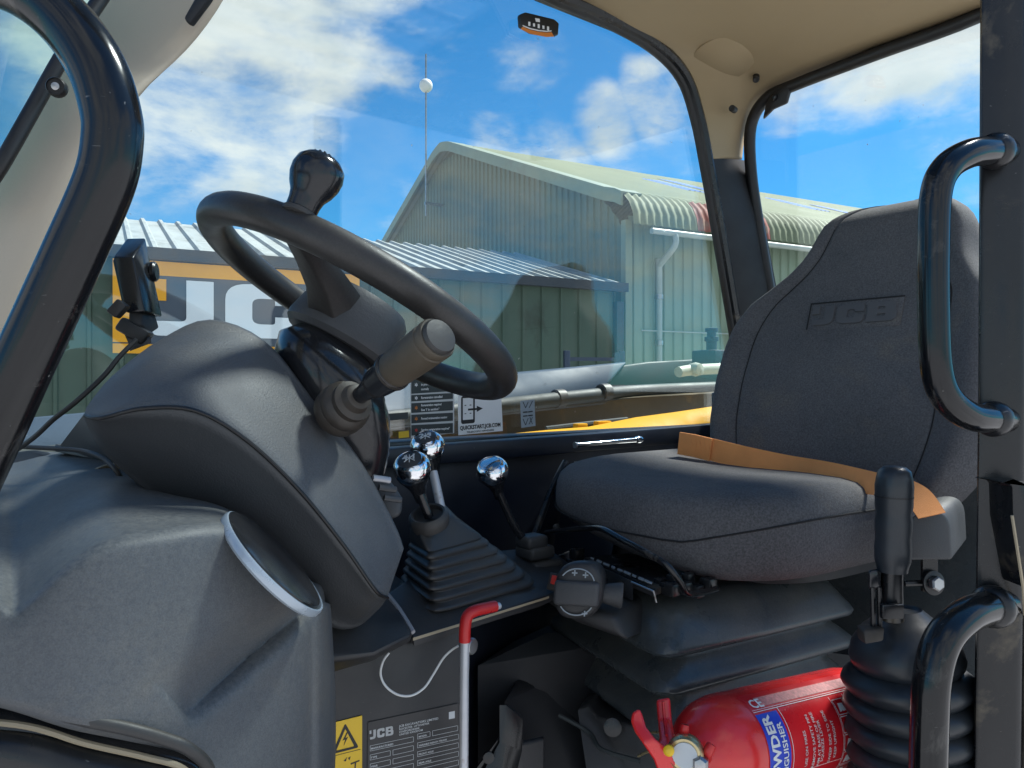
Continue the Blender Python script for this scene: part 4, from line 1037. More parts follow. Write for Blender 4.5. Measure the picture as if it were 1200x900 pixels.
# ---- gear levers and gaiter
gg = thing('lever_gaiter', 'large ribbed black rubber gaiter with stepped folds on the gear console', 'gaiter', V(560, 720, 1.0))
topq = [V(502, 648, .915), V(477, 634, .985), V(528, 608, 1.10), V(570, 630, 1.03)]
botq = [V(508, 738, .893), V(459, 697, 1.0), V(600, 650, 1.24), V(646, 697, 1.055)]
def rq(q, k, n_=6):
    c_ = sum(q, Vector()) / 4; q = [c_ + (p - c_) * k for p in q]; out = []
    for i in range(4):
        p0, p1, p2 = q[i - 1], q[i], q[(i + 1) % 4]; rr = .15
        s, e = p1.lerp(p0, rr), p1.lerp(p2, rr)
        for j in range(n_):
            t = j / (n_ - 1); out.append((1 - t) ** 2 * s + 2 * t * (1 - t) * p1 + t * t * e)
    return out
loops = []; NF = 7
for i in range(NF):
    for dt, k in ((0., .90), (.14, .90), (.30, .975), (.5, 1.0), (.72, .985), (.86, .92)):
        t = (i + dt) / NF; q = [a.lerp(b, t) for a, b in zip(topq, botq)]; loops.append(rq(q, k - .0))
loops.append(rq(botq, .96)); loops.append(rq([p - Z * .006 for p in botq], 1.04)); loops.append(rq([p - Z * .010 for p in botq], 1.04))
MB().loft(loops).build('bellows', 'rubber', gg, sharp=70)
capl = []
t2 = [V(488, 616, .945), V(480, 603, .99), V(520, 588, 1.06), V(532, 604, 1.0)]
for t, k in ((0, .97), (.12, 1.0), (.5, 1.0), (.85, 1.0), (1.0, .94), (1.04, .75)):
    q = [a.lerp(b, t) for a, b in zip(topq, t2)]; capl.append(rq(q, k))
MB().loft(capl).build('gaiter_top', 'rubber', gg, sharp=60)
gl_ax = Vector((-.10, -.10, 1)).normalized()
gcol = MB().lathe([(.024, -.014), (.0255, -.006), (.0250, .0), (.0215, .004), (.019, .003), (.0185, -.003), (.012, -.005), (.001, -.006)], V(502, 604, .955), Vector((-.15, -.45, 1)), 36).build('gaiter_collar', 'rubber', gg, sharp=50)

def gear_lever(base, knobp, label, r=.0235, symbols='', name='gear_lever', shaft='gloss', mids=None):
    t_ = thing(name, label, 'lever', base, 'chrome topped levers beside the seat')
    ax = (knobp - base).normalized(); up = (ax * .4 + Vector((-.12, -.85, 1)).normalized() * .9).normalized()
    pts = [base] + (mids or []) + [knobp - up * .030]
    MB().tube(pts, .0060, 12, 6).build('shaft', shaft, t_)
    k_ = MB().lathe([(.0075, -.052), (.0085, -.040), (.0115, -.028), (.0165, -.018), (.0205, -.010), (.0215, -.006)], knobp, up, 32).build('knob', 'gloss', t_)
    MB().lathe([(r * .93, -.0085), (r * 1.0, -.005), (r * 1.03, .001), (r * .98, .007), (r * .84, .0125), (r * .70, .0150), (r * .66, .0142)], knobp, up, 40).build('chrome_cap', 'chrome', k_, sharp=60)
    MB().lathe([(r * .67, .0135), (r * .60, .0148), (.001, .0155)], knobp, up, 32).build('cap_disc', 'hub' if symbols else 'chrome', k_)
    if symbols:
        rx = up.cross(Vector((0, 1, 0))).normalized(); rx = -rx if rx.x < 0 else rx; ry = up.cross(rx); ry = -ry if ry.z < 0 and ry.y < 0 else ry
        vf = text2d(symbols, .0135, .03, 1.0, 'CENTER')
        MB().add([knobp + up * (.0162) + rx * v.x + ry * (v.y - .002) for v in vf[0]], vf[1]).build('shift_pattern', 'white', k_, smooth=False)
        for (x0, y0, x1, y1) in ((-.008, .009, .008, -.006), (-.008, -.006, .008, .009), (0, -.008, 0, .009)):
            MB().tube([knobp + up * .0158 + rx * x0 * .8 + ry * y0 * .8, knobp + up * .0158 + rx * x1 * .8 + ry * y1 * .8], .0006, 6, 0).build('pattern_line', 'white', k_)
    return t_
gear_lever(V(503, 606, .955), V(483, 549, .93), 'front chrome capped gear lever with shift pattern on its disc', symbols='4 1', r=.0225)
gear_lever(V(517, 596, 1.02), V(501, 523, 1.02), 'chrome capped gear lever just behind the front one, on a bare grey shaft', symbols='2 3', shaft='alu', r=.0225)
gear_lever(V(622, 640, 1.17), V(577, 552, 1.12), 'lone chrome capped lever with cranked black shaft by the seat', symbols='', mids=[V(606, 622, 1.16), V(594, 598, 1.15)], r=.0235)
bt = thing('lever_boot', 'small square stepped rubber boot at the foot of the lone lever', 'boot', V(622, 655, 1.17))
for k, (u, v, s_) in enumerate(((623, 634, .020), (627, 646, .024), (632, 662, .028))):
    MB().box(V(u, v, 1.17 + .004 * k), R, L, Z, s_, s_ * .9, .010).bevelled(.006, 3).build('boot_step', 'rubber', bt)

# ---- red handled bar and white cable
bar = thing('red_handled_bar', 'thin silver bar with red cranked hand grip standing against the console', 'bar', V(542, 900, .86))
MB().tube([V(543, 1010, .86), V(544, 800, .862), V(545, 748, .864)], .0052, 16, 0).build('bar_tube', 'alu', bar)
MB().tube([V(544.5, 752, .863), V(545, 735, .863), V(548, 722, .866), (V(556, 716, .872)), V(570, 712.5, .884), V(580, 710.5, .893)], .0066, 18, 8).build('hand_grip', 'redgrip', bar)
MB().tube([V(579, 711, .892), V(585, 710, .898)], .004, 12, 0).build('tip', 'alu', bar)
MB().lathe([(.008, -.002), (.0095, 0), (.0095, .003), (.008, .005)], V(551, 757, .872), Vector((.8, -.5, 0)), 18).build('clip', 'steel', bar)
wire = tag(MB().tube([V(456, 765, .858), V(449, 775, .855), V(446, 790, .855), V(452, 804, .855), V(466, 814, .858), V(482, 815, .862), V(497, 806, .868), V(508, 790, .874), V(519, 772, .88), V(529, 762, .883), V(537, 757, .880)], .0013, 8, 8).build('white_cable', 'whitewire'), 'thin white cable hanging in a loop across the black console', 'cable')

# ---- small monitor on its bracket, cables
mon = thing('monitor', 'small black monitor seen edge on, clipped to the dash by the window', 'monitor', V(158, 400, .80))
a, b, c_, d_ = V(132, 301, .79), V(148, 279, .83), V(168, 372, .83), V(146, 366, .785)
ex = V(168, 275, .90) - V(148, 279, .86); th_ = Vector((.0195, .003, .001))
MB().prism([a, b, c_, d_], th_).bevelled(.002, 2).build('case', 'gloss', mon)
nn = (b - a).cross(d_ - a).normalized(); nn = nn if nn.x < 0 else -nn
ins = lambda p, k=.86: ((a + b + c_ + d_) / 4).lerp(p, k) + nn * .001
MB().prism([ins(p) for p in (a, b, c_, d_)], nn * .0008).build('screen', 'screen', mon)
MB().prism([ins(p, .5) + nn * .001 for p in (a.lerp(d_, .35), a.lerp(b, .18).lerp(d_, .35), a.lerp(b, .18).lerp(d_, .62), a.lerp(d_, .62))], nn * .0006).build('screen_label', 'white', mon)
c5 = (b + c_) / 2 + th_ * 1.0 + Z * .006
MB().lathe([(.011, -.002), (.011, .001), (.009, .003), (.001, .003)], c5, th_, 24).build('rear_knob', 'frame', mon)
MB().prism([V(151, 345, .80), V(160, 345, .82), V(172, 384, .82), V(160, 392, .80), V(150, 380, .79)], Vector((.012, .004, 0))).bevelled(.002).build('clamp', 'console', mon)
MB().box(V(158, 388, .80), (.8, .2, -.5), (-.2, 1, 0), Vector((.5, .1, .8)), .016, .012, .008).bevelled(.003).build('joint', 'console', mon)
MB().loft([[V(142, 384, .79), V(160, 380, .80), V(168, 398, .80), V(150, 402, .79)], [V(150, 398, .79), V(176, 394, .80), V(178, 402, .80), V(152, 412, .79)]]).bevelled(.002).build('bracket', 'frame', mon)
MB().box(V(139, 362, .765), (.7, .2, -.6), (-.2, 1, 0), Vector((.6, .1, .7)), .006, .008, .009).bevelled(.002).build('clip', 'console', mon)
cab1 = tag(MB().tube([V(160, 398, .775), V(140, 418, .76), V(122, 440, .75), V(90, 470, .74), V(62, 492, .74), V(38, 514, .75), V(0, 540, .78)], .0026, 8, 8).build('monitor_cable', 'rubber'), 'black cable running from the monitor down to the dash', 'cable')
cab2 = tag(MB().tube([V(-20, 520, .80), V(34, 524, .80), V(70, 526, .79), V(100, 529, .78), V(122, 538, .76), V(138, 554, .745), V(150, 575, .76)], .0024, 8, 8).build('dash_cable', 'rubber'), 'black cable lying across the far edge of the dash', 'cable')

# ---- inclinometer on the glass
ic = thing('inclinometer', 'small black and orange inclinometer gauge stuck high on the side window', 'gauge', W(629, 30, .012))
ib = roundpoly([(605.5, 19, 0), (612, 16.6, 0), (645, 24.5, 0), (651, 29.5, 0), (650, 43.5, 0), (640, 44, 0), (620, 40.5, 0), (606.5, 33, 0)], 0)
MB().prism([W(*p, .004) for p in ib], -L * .012).bevelled(.003).build('body', 'black', ic)
arc = lambda off: [(612.5, 31 + off), (621, 34.5 + off), (631, 36.8 + off), (641, 37.8 + off), (646, 37.2 + off)]
MB().prism([W(u, v, .0165) for u, v in arc(.6)] + [W(u, v, .0165) for u, v in ((649, 43), (640, 43.4), (621, 39.6), (610, 34))], -L * .0008).build('orange_scale', 'orange_print', ic)
MB().prism([W(u, v, .0165) for u, v in arc(-1.5)] + [W(u, v, .0165) for u, v in reversed(arc(-.3))], -L * .0008).build('scale_tube', 'white', ic)
for u, v, hh_ in ((619, 25.5, 5), (624.5, 27.3, 4), (630, 28.2, 5), (635.5, 30, 4), (641, 31, 5)):
    MB().prism([W(u, v, .0165), W(u + 2.2, v + .4, .0165), W(u + 2.2, v + hh_, .0165), W(u, v + hh_ - .4, .0165)], -L * .0008).build('scale_tick', 'white', ic)
MB().prism([W(u, v, .0165) for u, v in ((627, 21.4), (632, 22.2), (632.5, 26), (628, 25.4))], -L * .0008).build('maker_mark', 'white', ic)

# ---- silver rod on the sill
pen = thing('silver_rod', 'slim silver rod with round head lying on the window sill', 'rod', V(715, 520, 1.50))
p0, p1 = V(675, 521.5, 1.46), V(752, 515, 1.56)
MB().tube([p0, p0.lerp(p1, .45), p0.lerp(p1, .9)], [.0040, .0044, .0052], 14, 0).build('rod', 'chrome', pen)
MB().lathe([(.003, -.004), (.007, -.003), (.008, .004), (.006, .011), (.001, .012)], p0.lerp(p1, .93), p1 - p0, 18).build('head', 'chrome', pen)
MB().tube([p0 - (p1 - p0) * .02, p0], .0062, 12, 0).build('end', 'steel', pen)

# ---- driver's seat
seat = thing('driver_seat', 'black cloth driver seat with tapered backrest on stepped rubber bellows', 'seat', C(1.05, .72, -.80))
SL = .735
# backrest
B0 = C(1.285, SL, -.20); BT = (R * .34 + Z).normalized(); BN = L.cross(BT); BN = BN if BN.dot(R) < 0 else -BN     # BN looks out of the seat front
wid = [(0, .205), (.03, .236), (.08, .256), (.12, .266), (.20, .272), (.27, .268), (.325, .258), (.365, .238), (.395, .208), (.425, .180), (.455, .163), (.49, .152), (.52, .139), (.545, .120), (.560, .098), (.570, .068), (.574, .030)]
def wid_at(t):
    for (a, x), (b, y) in zip(wid, wid[1:]):
        if a <= t <= b: return x + (y - x) * (t - a) / (b - a)
    return wid[-1][1]
ts = [0, .006, .02, .04] + [.06 + .0145 * k for k in range(33)] + [.54, .55, .56, .567, .572, .574]
def skew(t):
    q = min(1, max(0, (t - .28) / .22)); return -.042 * q * q * (3 - 2 * q)
def back_y(s, t, th):
    bol = .040 * (max(0, abs(s) - .50) / .5) ** 2 * (1 if t < .36 else max(.25, 1 - (t - .36) / .16))
    rnd = (1 - max(0, (abs(s) - .80) / .20) ** 2.2)
    lum = .016 * math.exp(-((t - .16) / .12) ** 2) * (1 - s * s)
    return th * .5 * (.25 + .75 * rnd) + bol * rnd + lum - .012 - .0045 * math.exp(-((abs(s) - .66) / .022) ** 2)
NX = 72; loops = []
for t in ts:
    w_ = wid_at(t); edge_ = min(1, (.5745 - t) / .045) ** .5 if t > .53 else (min(1, (t + .004) / .03) ** .5 if t < .03 else 1)
    th = .105 * edge_; lp = []
    for k in range(NX + 1):
        s = -1 + 2 * k / NX; s_ = math.copysign(abs(s) ** .9, s)
        x = s_ * w_ + skew(t)
        y = back_y(s, t, th)
        y += .0012 * noise.noise(Vector((x * 9, t * 9, 1.7)))
        lp.append(B0 + L * x + BT * t + BN * y)
    for k in range(NX, -1, -4):
        s = -1 + 2 * k / NX; x = math.copysign(abs(s) ** .9, s) * w_ * .97 + skew(t)
        lp.append(B0 + L * x + BT * t - BN * (th * .5 * math.sqrt(max(.02, 1 - abs(s) ** 5))))
    loops.append(lp)
back = MB().loft(loops).build('backrest', 'cloth', seat, sharp=70)
for sgn_ in (-1, 1):
    pts = []
    for t in [.035 + .03 * k for k in range(17)]:
        if t > .53: break
        w_ = wid_at(t); x = sgn_ * (.66 ** .9 * w_) + skew(t); edge_ = min(1, (.5745 - t) / .045) ** .5 if t > .53 else 1
        pts.append(B0 + L * x + BT * t + BN * (back_y(.66, t, .105 * edge_) + .0012))
    MB().tube(pts, .0011, 6, 3).build('seam', 'cloth_dark', back)
# pressed badge
bo = B0 - L * .016 + BT * .305 + BN * .0438
loops_, sq = logo_loops()
rectl = [(-.088, -.002), (.088, -.002), (.088, .054), (-.088, .054)]
def onback(vf, off, x0=0, y0=0, sx=1, sy=1): return [bo - L * (v.x * sx + x0) + BT * (v.y * sy + y0) + BN * (off + v.z) for v in vf[0]], vf[1]
MB().prism([bo - L * x + BT * y - BN * .004 for x, y in roundpoly(rectl, .004)], BN * .0048).bevelled(.0012).build('badge_panel', 'cloth', back)
for lp in ([(-.088, .0515), (.088, .0515), (.089, .0540), (-.089, .0540)], [(-.088, 0), (-.086, 0), (-.086, .053), (-.088, .053)]):
    MB().prism([bo - L * x + BT * y + BN * .0006 for x, y in lp], BN * .0012).build('badge_edge', 'cloth_dark', back)
vf = shape2d([[(x * .054, y * .036) for x, y in lp] for lp in loops_], .003, .0012)
MB().add(*onback(vf, .0012, -.076, .008)).build('badge_letters', 'cloth_side', back, sharp=30)
vf = shape2d([[(x * .054, y * .036) for x, y in sq]], .003, .001)
MB().add(*onback(vf, .0012, -.076, .008)).build('badge_letters', 'cloth_side', back, sharp=30)
# shell behind
# cushion
def plan(k, z, f0, f1, l0, l1, bul=.035, n_=64, p=4.2):
    out = []
    for i in range(n_):
        a = 2 * math.pi * i / n_; ca_, sa_ = math.cos(a), math.sin(a)
        x = math.copysign(abs(ca_) ** (2 / p), ca_) * k; y = math.copysign(abs(sa_) ** (2 / p), sa_) * k
        f_ = (f0 + f1) / 2 + x * (f1 - f0) / 2; l_ = (l0 + l1) / 2 + y * (l1 - l0) / 2
        if x < 0: f_ -= bul * (1 - y * y) * (-x)
        out.append((f_, l_))
    lift = .034 if z < -.21 else 0
    return [C(f_, l_, z + dz(f_, l_) + lift * min(1, max(0, (l_ - SL + .10) / .26)) * min(1, (-.21 - z) / .03 if lift else 0)) for f_, l_ in out]
def dz(f_, l_):                                    # raised side bolsters, dished middle, front drooping
    s = (l_ - SL) / .24; q = (f_ - .84) / .5
    return .012 * s * s - .010 * (1 - min(1, abs(s)) ** 2) * q - .014 * max(0, .35 - q) ** 1.0 - .026 * max(0, -s - .45) * min(1, max(0, q + .3))
CF = (.835, 1.36, SL - .195, SL + .285)
lay = [(.86, -.262), (.93, -.257), (.975, -.243), (.992, -.222), (1.0, -.200), (1.0, -.184), (.992, -.168), (.975, -.156), (.94, -.147), (.88, -.141), (.75, -.138), (.5, -.137), (.2, -.137), (.02, -.137)]
cush = MB().loft([plan(k, z, *CF) for k, z in lay]).build('cushion', 'cloth', seat, sharp=75)
MB().tube([p + Z * (-.010 + .030 * min(1, max(0, (SL - .07 - (p - Z * CZ).dot(L)) / .12))) for p in plan(1.0015, -.197, *CF)], .0013, 6, 0, closed=True).build('seam', 'cloth_dark', cush)
MB().loft([plan(k, z, .93, 1.40, SL - .17, SL + .20) for k, z in ((.8, -.285), (.9, -.28), (.9, -.262), (.86, -.255))]).build('seat_pan', 'recess', seat)
# bellows: two broad rubber folds, corners rounded
def bq(kn, v, dz_=0):
    N_, R_, L_ = V(775, 812, .95), V(1008, 750, 1.15), V(640, 740, 1.25)
    base = [N_, R_, R_ + (L_ - N_), L_]; zz = CZ + v; c_ = sum(base, Vector()) / 4
    base = [Vector((p.x, p.y, zz)) for p in base]; c_.z = zz; base = [c_ + (p - c_) * kn for p in base]; out = []
    for i in range(4):
        p0, p1, p2 = base[i - 1], base[i], base[(i + 1) % 4]; r_ = .036
        s, e = p1 + (p0 - p1).normalized() * r_, p1 + (p2 - p1).normalized() * r_
        for j in range(9):
            t = j / 8; out.append((1 - t) ** 2 * s + 2 * t * (1 - t) * p1 + t * t * e)
    return out
bel = MB().loft([bq(k, z) for z, k in ((-.283, .70), (-.290, .80), (-.300, .87), (-.322, .955), (-.333, 1.0), (-.338, 1.012), (-.343, 1.0), (-.350, .90), (-.354, .86), (-.358, .87), (-.371, .955),
    (-.379, 1.0), (-.385, 1.015), (-.391, 1.0), (-.400, .88), (-.405, .84), (-.410, .85), (-.428, .94), (-.437, .985), (-.443, .992), (-.449, .975), (-.458, .88), (-.47, .84), (-.56, .82))])
bel.build('suspension_bellows', 'bellows', seat, sharp=60)['label'] = 'stepped black rubber suspension bellows'
# weight adjuster and slide plate on top of the bellows
adj = MB().loft([[V(628, 690, 1.12), V(648, 664, 1.22), V(700, 650, 1.26), V(760, 700, 1.06), V(720, 722, .97), V(660, 712, 1.00)],
                 [V(640, 706, 1.12), V(660, 690, 1.2), V(700, 670, 1.26), V(775, 735, 1.06), V(735, 752, .96), V(672, 728, 1.0)]]).bevelled(.008, 3)
adj.build('adjuster_housing', 'console', seat)
kc = V(680, 690, .985); kax = Vector((-.30, -.93, .12)).normalized()
kb = MB().loft([el(kc + kax * h, Vector((.95, -.25, .1)).normalized(), Vector((.05, .1, 1)).normalized(), .031 * k, .036 * k, 32, 2.6) for h, k in ((-.03, .92), (0, 1.0), (.010, 1.0), (.016, .96), (.019, .86), (.020, .5))])
kb_ = kb.build('adjuster_knob', 'console', seat, sharp=40)
kx, kz = Vector((.95, -.30, .02)).normalized(), Vector((.08, .12, 1)).normalized()
MB().box(kc + kax * .021 - kz * .003, kx, kax, kz, .029, .006, .0155).bevelled(.005, 3).build('knob_bar', 'hub', kb_)
for s_, zz in ((1, .021), (-1, -.026)):
    MB().tube([kc + kax * .0205 + kx * (.022 * math.cos(a)) + kz * (zz * .45 + s_ * .018 * math.sin(a)) for a in [math.pi * (k + .6) / 9 for k in range(8)]], .0009, 6, 2).build('knob_scale', 'greysticker', kb_)
for x, zz in ((-.004, .022), (.010, .020), (.012, -.027)):
    MB().box(kc + kax * .0205 + kx * x + kz * zz, kx, kax, kz, .0035, .0006, .0008).build('knob_mark', 'greysticker', kb_, smooth=False)
    MB().box(kc + kax * .0205 + kx * x + kz * zz, kx, kax, kz, .0008, .0006, .0035).build('knob_mark', 'greysticker', kb_, smooth=False)
MB().lathe([(.010, 0), (.0115, .010), (.016, .030), (.0165, .034), (.015, .036), (.001, .036)], V(697, 694, .99), Vector((.95, -.15, -.08)), 24).build('knob_spindle', 'hub', seat)
sw3 = MB().box(V(650, 682, 1.03), (.8, -.6, 0), (.2, .2, .9), Vector((-.3, -.8, .4)), .010, .012, .004).bevelled(.002).build('switch', 'rubber', seat)
MB().box(V(651, 680, 1.022), (.8, -.6, 0), (.2, .2, .9), Vector((-.3, -.8, .4)), .006, .006, .004).bevelled(.001).build('red_button', 'redprint', sw3)
# slide rails
sp = MB().prism([V(684, 653, 1.16), V(735, 648, 1.28), V(812, 672, 1.10), V(768, 690, .985)], Vector((0, 0, -.010))).bevelled(.002)
spo = sp.build('slide_cover', 'frame', seat)
for k in range(9):                                  # worn white wear marks along the cover
    p = V(694 + k * 8.2, 655.5 + k * 3.4, 1.155 - .019 * k); MB().box(p + Z * .0012, (V(768, 690, .985) - V(684, 653, 1.16)).normalized(), Vector((.3, .9, 0)), Z, .0045 + .002 * (k % 3), .0035 + .001 * (k % 2), .0008).build('wear_mark', 'greysticker', spo, smooth=False)
MB().prism([V(684, 656, 1.155), V(768, 694, .98), V(768, 700, .98), V(684, 664, 1.155)], Vector((.0, .006, 0))).build('slide_rail', 'console', seat)
rp0, rp1 = V(684, 655, 1.152), V(768, 693, .978)
MB().prism([V(712, 668, 1.085), V(742, 682, 1.02), V(742, 705, 1.02), V(712, 692, 1.085)], Vector((0, .006, 0))).bevelled(.002).build('rail_plate', 'console', seat)
MB().lathe([(.009, 0), (.009, .001), (.006, .0015), (.006, -.002), (.001, -.002)], V(728, 687, 1.045), Vector((-.6, -.8, .1)), 18).build('rail_hole', 'black', seat)
MB().tube([V(688, 661, 1.14), V(706, 669, 1.10), V(703, 682, 1.10)], .0012, 6, 0).build('rail_edge', 'tan', seat)
MB().tube([V(740, 682, 1.02), V(766, 693, .978), V(769, 706, .978)], .0014, 6, 0).build('rail_edge', 'steel', seat)
for k, (u, v) in enumerate(((785, 690), (800, 688), (815, 692), (830, 684), (790, 680), (806, 678), (774, 684))):
    MB().box(V(u, v, 1.0 + .004 * k), R, L, Z, .008, .012 - .001 * k, .008).bevelled(.002).build('latch', 'frame', seat)
MB().tube([V(640, 624, 1.22), V(666, 621, 1.13), V(690, 619, 1.06), V(706, 620, 1.02), V(730, 633, .98), V(765, 652, .94), V(782, 663, .925), V(796, 680, .925), V(808, 696, .94), V(840, 690, 1.0)], .0040, 12, 6).build('slide_lever', 'tube', seat)
for u, v, y in ((672, 662, 1.2), (676, 650, 1.2)):
    MB().box(V(u, v, y), R, L, Z, .010, .008, .010).bevelled(.002).build('rail_stop', 'frame', seat)

# ---- lap belt across the seat, buckle housing
bp = [(797, 520, 1.40, .0), (830, 526, 1.365, .0), (870, 536, 1.32, .0), (920, 547, 1.27, .0), (970, 556, 1.18, .0), (1020, 566, 1.09, .0), (1050, 571, 1.05, 0), (1075, 582, 1.015, 0), (1092, 604, .99, 0)]
ctr = catmull([V(*p[:3]) for p in bp], 8)
wv = catmull([Vector(w) for w in ((-.16, .02, 1), (-.14, .05, 1), (-.05, .12, 1), (.05, .25, .95), (.1, .4, .8), (.15, .55, .6), (.3, .4, .6), (.5, .2, .5), (.75, .1, .25))], 8)
wh = catmull([Vector((x, 0, 0)) for x in (.0200, .0200, .0200, .0200, .0195, .017, .016, .017, .018)], 8)
loops = []
for i, p in enumerate(ctr):
    t_ = (ctr[min(i + 1, len(ctr) - 1)] - ctr[max(i - 1, 0)]).normalized(); w_ = wv[i]; w_ = (w_ - t_ * w_.dot(t_)).normalized(); nb = t_.cross(w_)
    r_ = wh[i].x; loops.append([p - w_ * r_ - nb * .0008, p - w_ * r_ * .4 - nb * .0012, p + w_ * r_ * .4 - nb * .0012, p + w_ * r_ - nb * .0008, p + w_ * r_ + nb * .0008, p - w_ * r_ + nb * .0008])
belt = thing('seat_belt', 'faded orange lap belt lying across the black seat', 'seat belt', ctr[20])
web = MB().loft(loops).build('webbing', 'orange', belt, sharp=60)
for k_ in (-.82, -.3, .3, .82):
    MB().tube([(l_[0] + l_[3]) / 2 + (l_[3] - l_[0]) / 2 * k_ + ((l_[1] + l_[2]) / 2 - (l_[4] + l_[5]) / 2).normalized() * .0004 for l_ in loops[::3]], .0008, 6, 2).build('woven_ridge', 'orange', web)
fl = [(V(*p), r_) for p, r_ in (((796, 519, 1.397), .0206), ((814, 522, 1.38), .0206), ((834, 527, 1.36), .0206))]
loops = []
for p, r_ in fl:
    t_ = (fl[2][0] - fl[0][0]).normalized(); w_ = Vector((-.17, .03, 1)); w_ = (w_ - t_ * w_.dot(t_)).normalized(); nb = t_.cross(w_); nb = nb if nb.y < 0 else -nb
    loops.append([p - w_ * r_ + nb * .001, p + w_ * r_ + nb * .001, p + w_ * r_ + nb * .0045, p - w_ * r_ + nb * .0045])
fold = MB().loft(loops).bevelled(.001).build('stitched_fold', 'orange', belt)
for k in range(5):
    a_ = fl[1][0].lerp(fl[2][0], -.2 + k * .26); MB().tube([a_ - w_ * .017 + nb * .0046, a_ + (fl[2][0] - fl[1][0]) * .12 + nb * .0050, a_ + w_ * .017 + nb * .0048], .0005, 5, 0).build('stitch', 'orange', fold)
bk_ = thing('belt_reel', 'rounded dark grey plastic belt reel housing where the orange belt ends', 'reel', V(1100, 700, 1.02))
o = V(1066, 655, 1.0); dx, dyv = Vector((.075, -.0, .006)), Vector((.03, .09, 0))
prof = roundpoly([(0, -.002, .006), (0, .060, .032), (.056, .066, .032), (.060, 0, .006)], 0, 8)
ax_ = Vector((.99, .0, -.03)); ay_ = Z; ad = Vector((.62, .78, .05)).normalized()
MB().prism([o + ax_ * (x - .004) + Z * (y) for x, y in prof], ad * .12).bevelled(.003, 2).build('cover', 'cowl_low', bk_)
MB().box(V(1089, 668, 1.03), (1, 0, 0), (0, 1, 0), Z, .010, .003, .028).build('strap_plate', 'frame', bk_)
MB().lathe([(.016, 0), (.016, .003), (.012, .004)], V(1093, 683, 1.022), Vector((.2, -1, .1)), 24).build('washer', 'frame', bk_)
MB().lathe([(.010, .003), (.010, .010), (.008, .012), (.001, .012)], V(1093, 683, 1.02), Vector((.2, -1, .1)), 6).build('bolt', 'steel', bk_, sharp=20)
MB().tube([V(1060, 684, 1.03), V(1085, 683, 1.03)], .004, 8, 0).build('pin', 'frame', bk_)

# ---- fire extinguisher
fa, fb = V(838, 878, .85), V(992, 836, .98)
fx = (fb - fa).normalized(); FRr = .0560
ext = thing('fire_extinguisher', 'red powder fire extinguisher lying on its side under the seat', 'fire extinguisher', V(900, 930, .90))
MB().lathe([(.014, -.052), (.018, -.047), (.030, -.040), (.043, -.026), (.0515, -.010), (.0555, .008), (FRr, .020), (FRr, .235), (.054, .250), (.048, .262), (.030, .270), (.001, .273)], fa, fx, 64).build('cylinder', 'red', ext, sharp=50)
fu = (Z - fx * Z.dot(fx)).normalized(); fv = fx.cross(fu)          # fv looks away from the lens or to it
fv = fv if fv.y < 0 else -fv                                          # towards the lens
def CYL(x, ang, off=0.): return fa + fx * x + (fv * math.cos(ang) + fu * math.sin(ang)) * (FRr + off)
def patch(x0, x1, a0, a1, name, m, off, par=ext, th=.0004):
    n_ = max(2, int(abs(a1 - a0) / .08)); l0 = []; vs = []; fs = []
    for i in range(n_ + 1):
        a = a0 + (a1 - a0) * i / n_
        vs += [CYL(x0, a, off), CYL(x1, a, off)]
    fs = [(2 * i, 2 * i + 1, 2 * i + 3, 2 * i + 2) for i in range(n_)]
    return MB().add(vs, fs).build(name, m, par)
lab = patch(.021, .222, -1.5, 1.45, 'label', 'redlabel', .0004)
patch(.022, .057, -1.45, .93, 'blue_band', 'blue', .0007, lab)
def ctext(s, x, a0, size, m='white', sx=1., bold=.015, along=False, par=lab):
    vf = text2d(s, size, bold, sx)
    if along: pts = [CYL(x + v.x, a0 + v.y / FRr, .0013) for v in vf[0]]
    else: pts = [CYL(x - v.y, a0 + v.x / FRr, .0013) for v in vf[0]]
    MB().add(pts, vf[1]).build('lettering', m, par, smooth=False)
ctext('POWDER', .0395, -.46, .0180, bold=.035, sx=.98)
ctext('EXTINGUISHER', .0520, -.66, .0112, bold=.02)
def cline(pts, w=.0008, m='white'):
    mb = MB()
    for (x0, a0), (x1, a1) in zip(pts, pts[1:]):
        n_ = max(1, int(abs(a1 - a0) / .1))
        for i in range(n_):
            s, e = i / n_, (i + 1) / n_
            xa, aa, xb, ab = x0 + (x1 - x0) * s, a0 + (a1 - a0) * s, x0 + (x1 - x0) * e, a0 + (a1 - a0) * e
            if abs(x1 - x0) > 1e-6: q = [CYL(xa, aa - w / FRr / 2, .0012), CYL(xb, ab - w / FRr / 2, .0012), CYL(xb, ab + w / FRr / 2, .0012), CYL(xa, aa + w / FRr / 2, .0012)]
            else: q = [CYL(xa - w / 2, aa, .0012), CYL(xa + w / 2, aa, .0012), CYL(xb + w / 2, ab, .0012), CYL(xb - w / 2, ab, .0012)]
            mb.add(q, [(0, 1, 2, 3)])
    mb.build('label_line', m, lab, smooth=False)
cline([(.022, .98), (.218, .98)]); cline([(.022, 1.02), (.218, 1.02)], .0005); cline([(.0605, -1.4), (.0605, .98)]); cline([(.215, -1.4), (.215, 1.4)], .0007); cline([(.207, -1.4), (.207, .93)], .0006)
cline([(.150, -1.4), (.150, .93)], .0006); cline([(.176, -1.4), (.176, .93)], .0006)
cline([(.078, -.30), (.15, -.30)], .0006)
patch(.040, .200, 1.07, 1.30, 'instruction_panel', mat('pink_print', (.60, .20, .20), .5, var=.3, vscale=220), .0008, lab)
ctext('CE', .026, 1.06, .016, along=True, bold=.02)
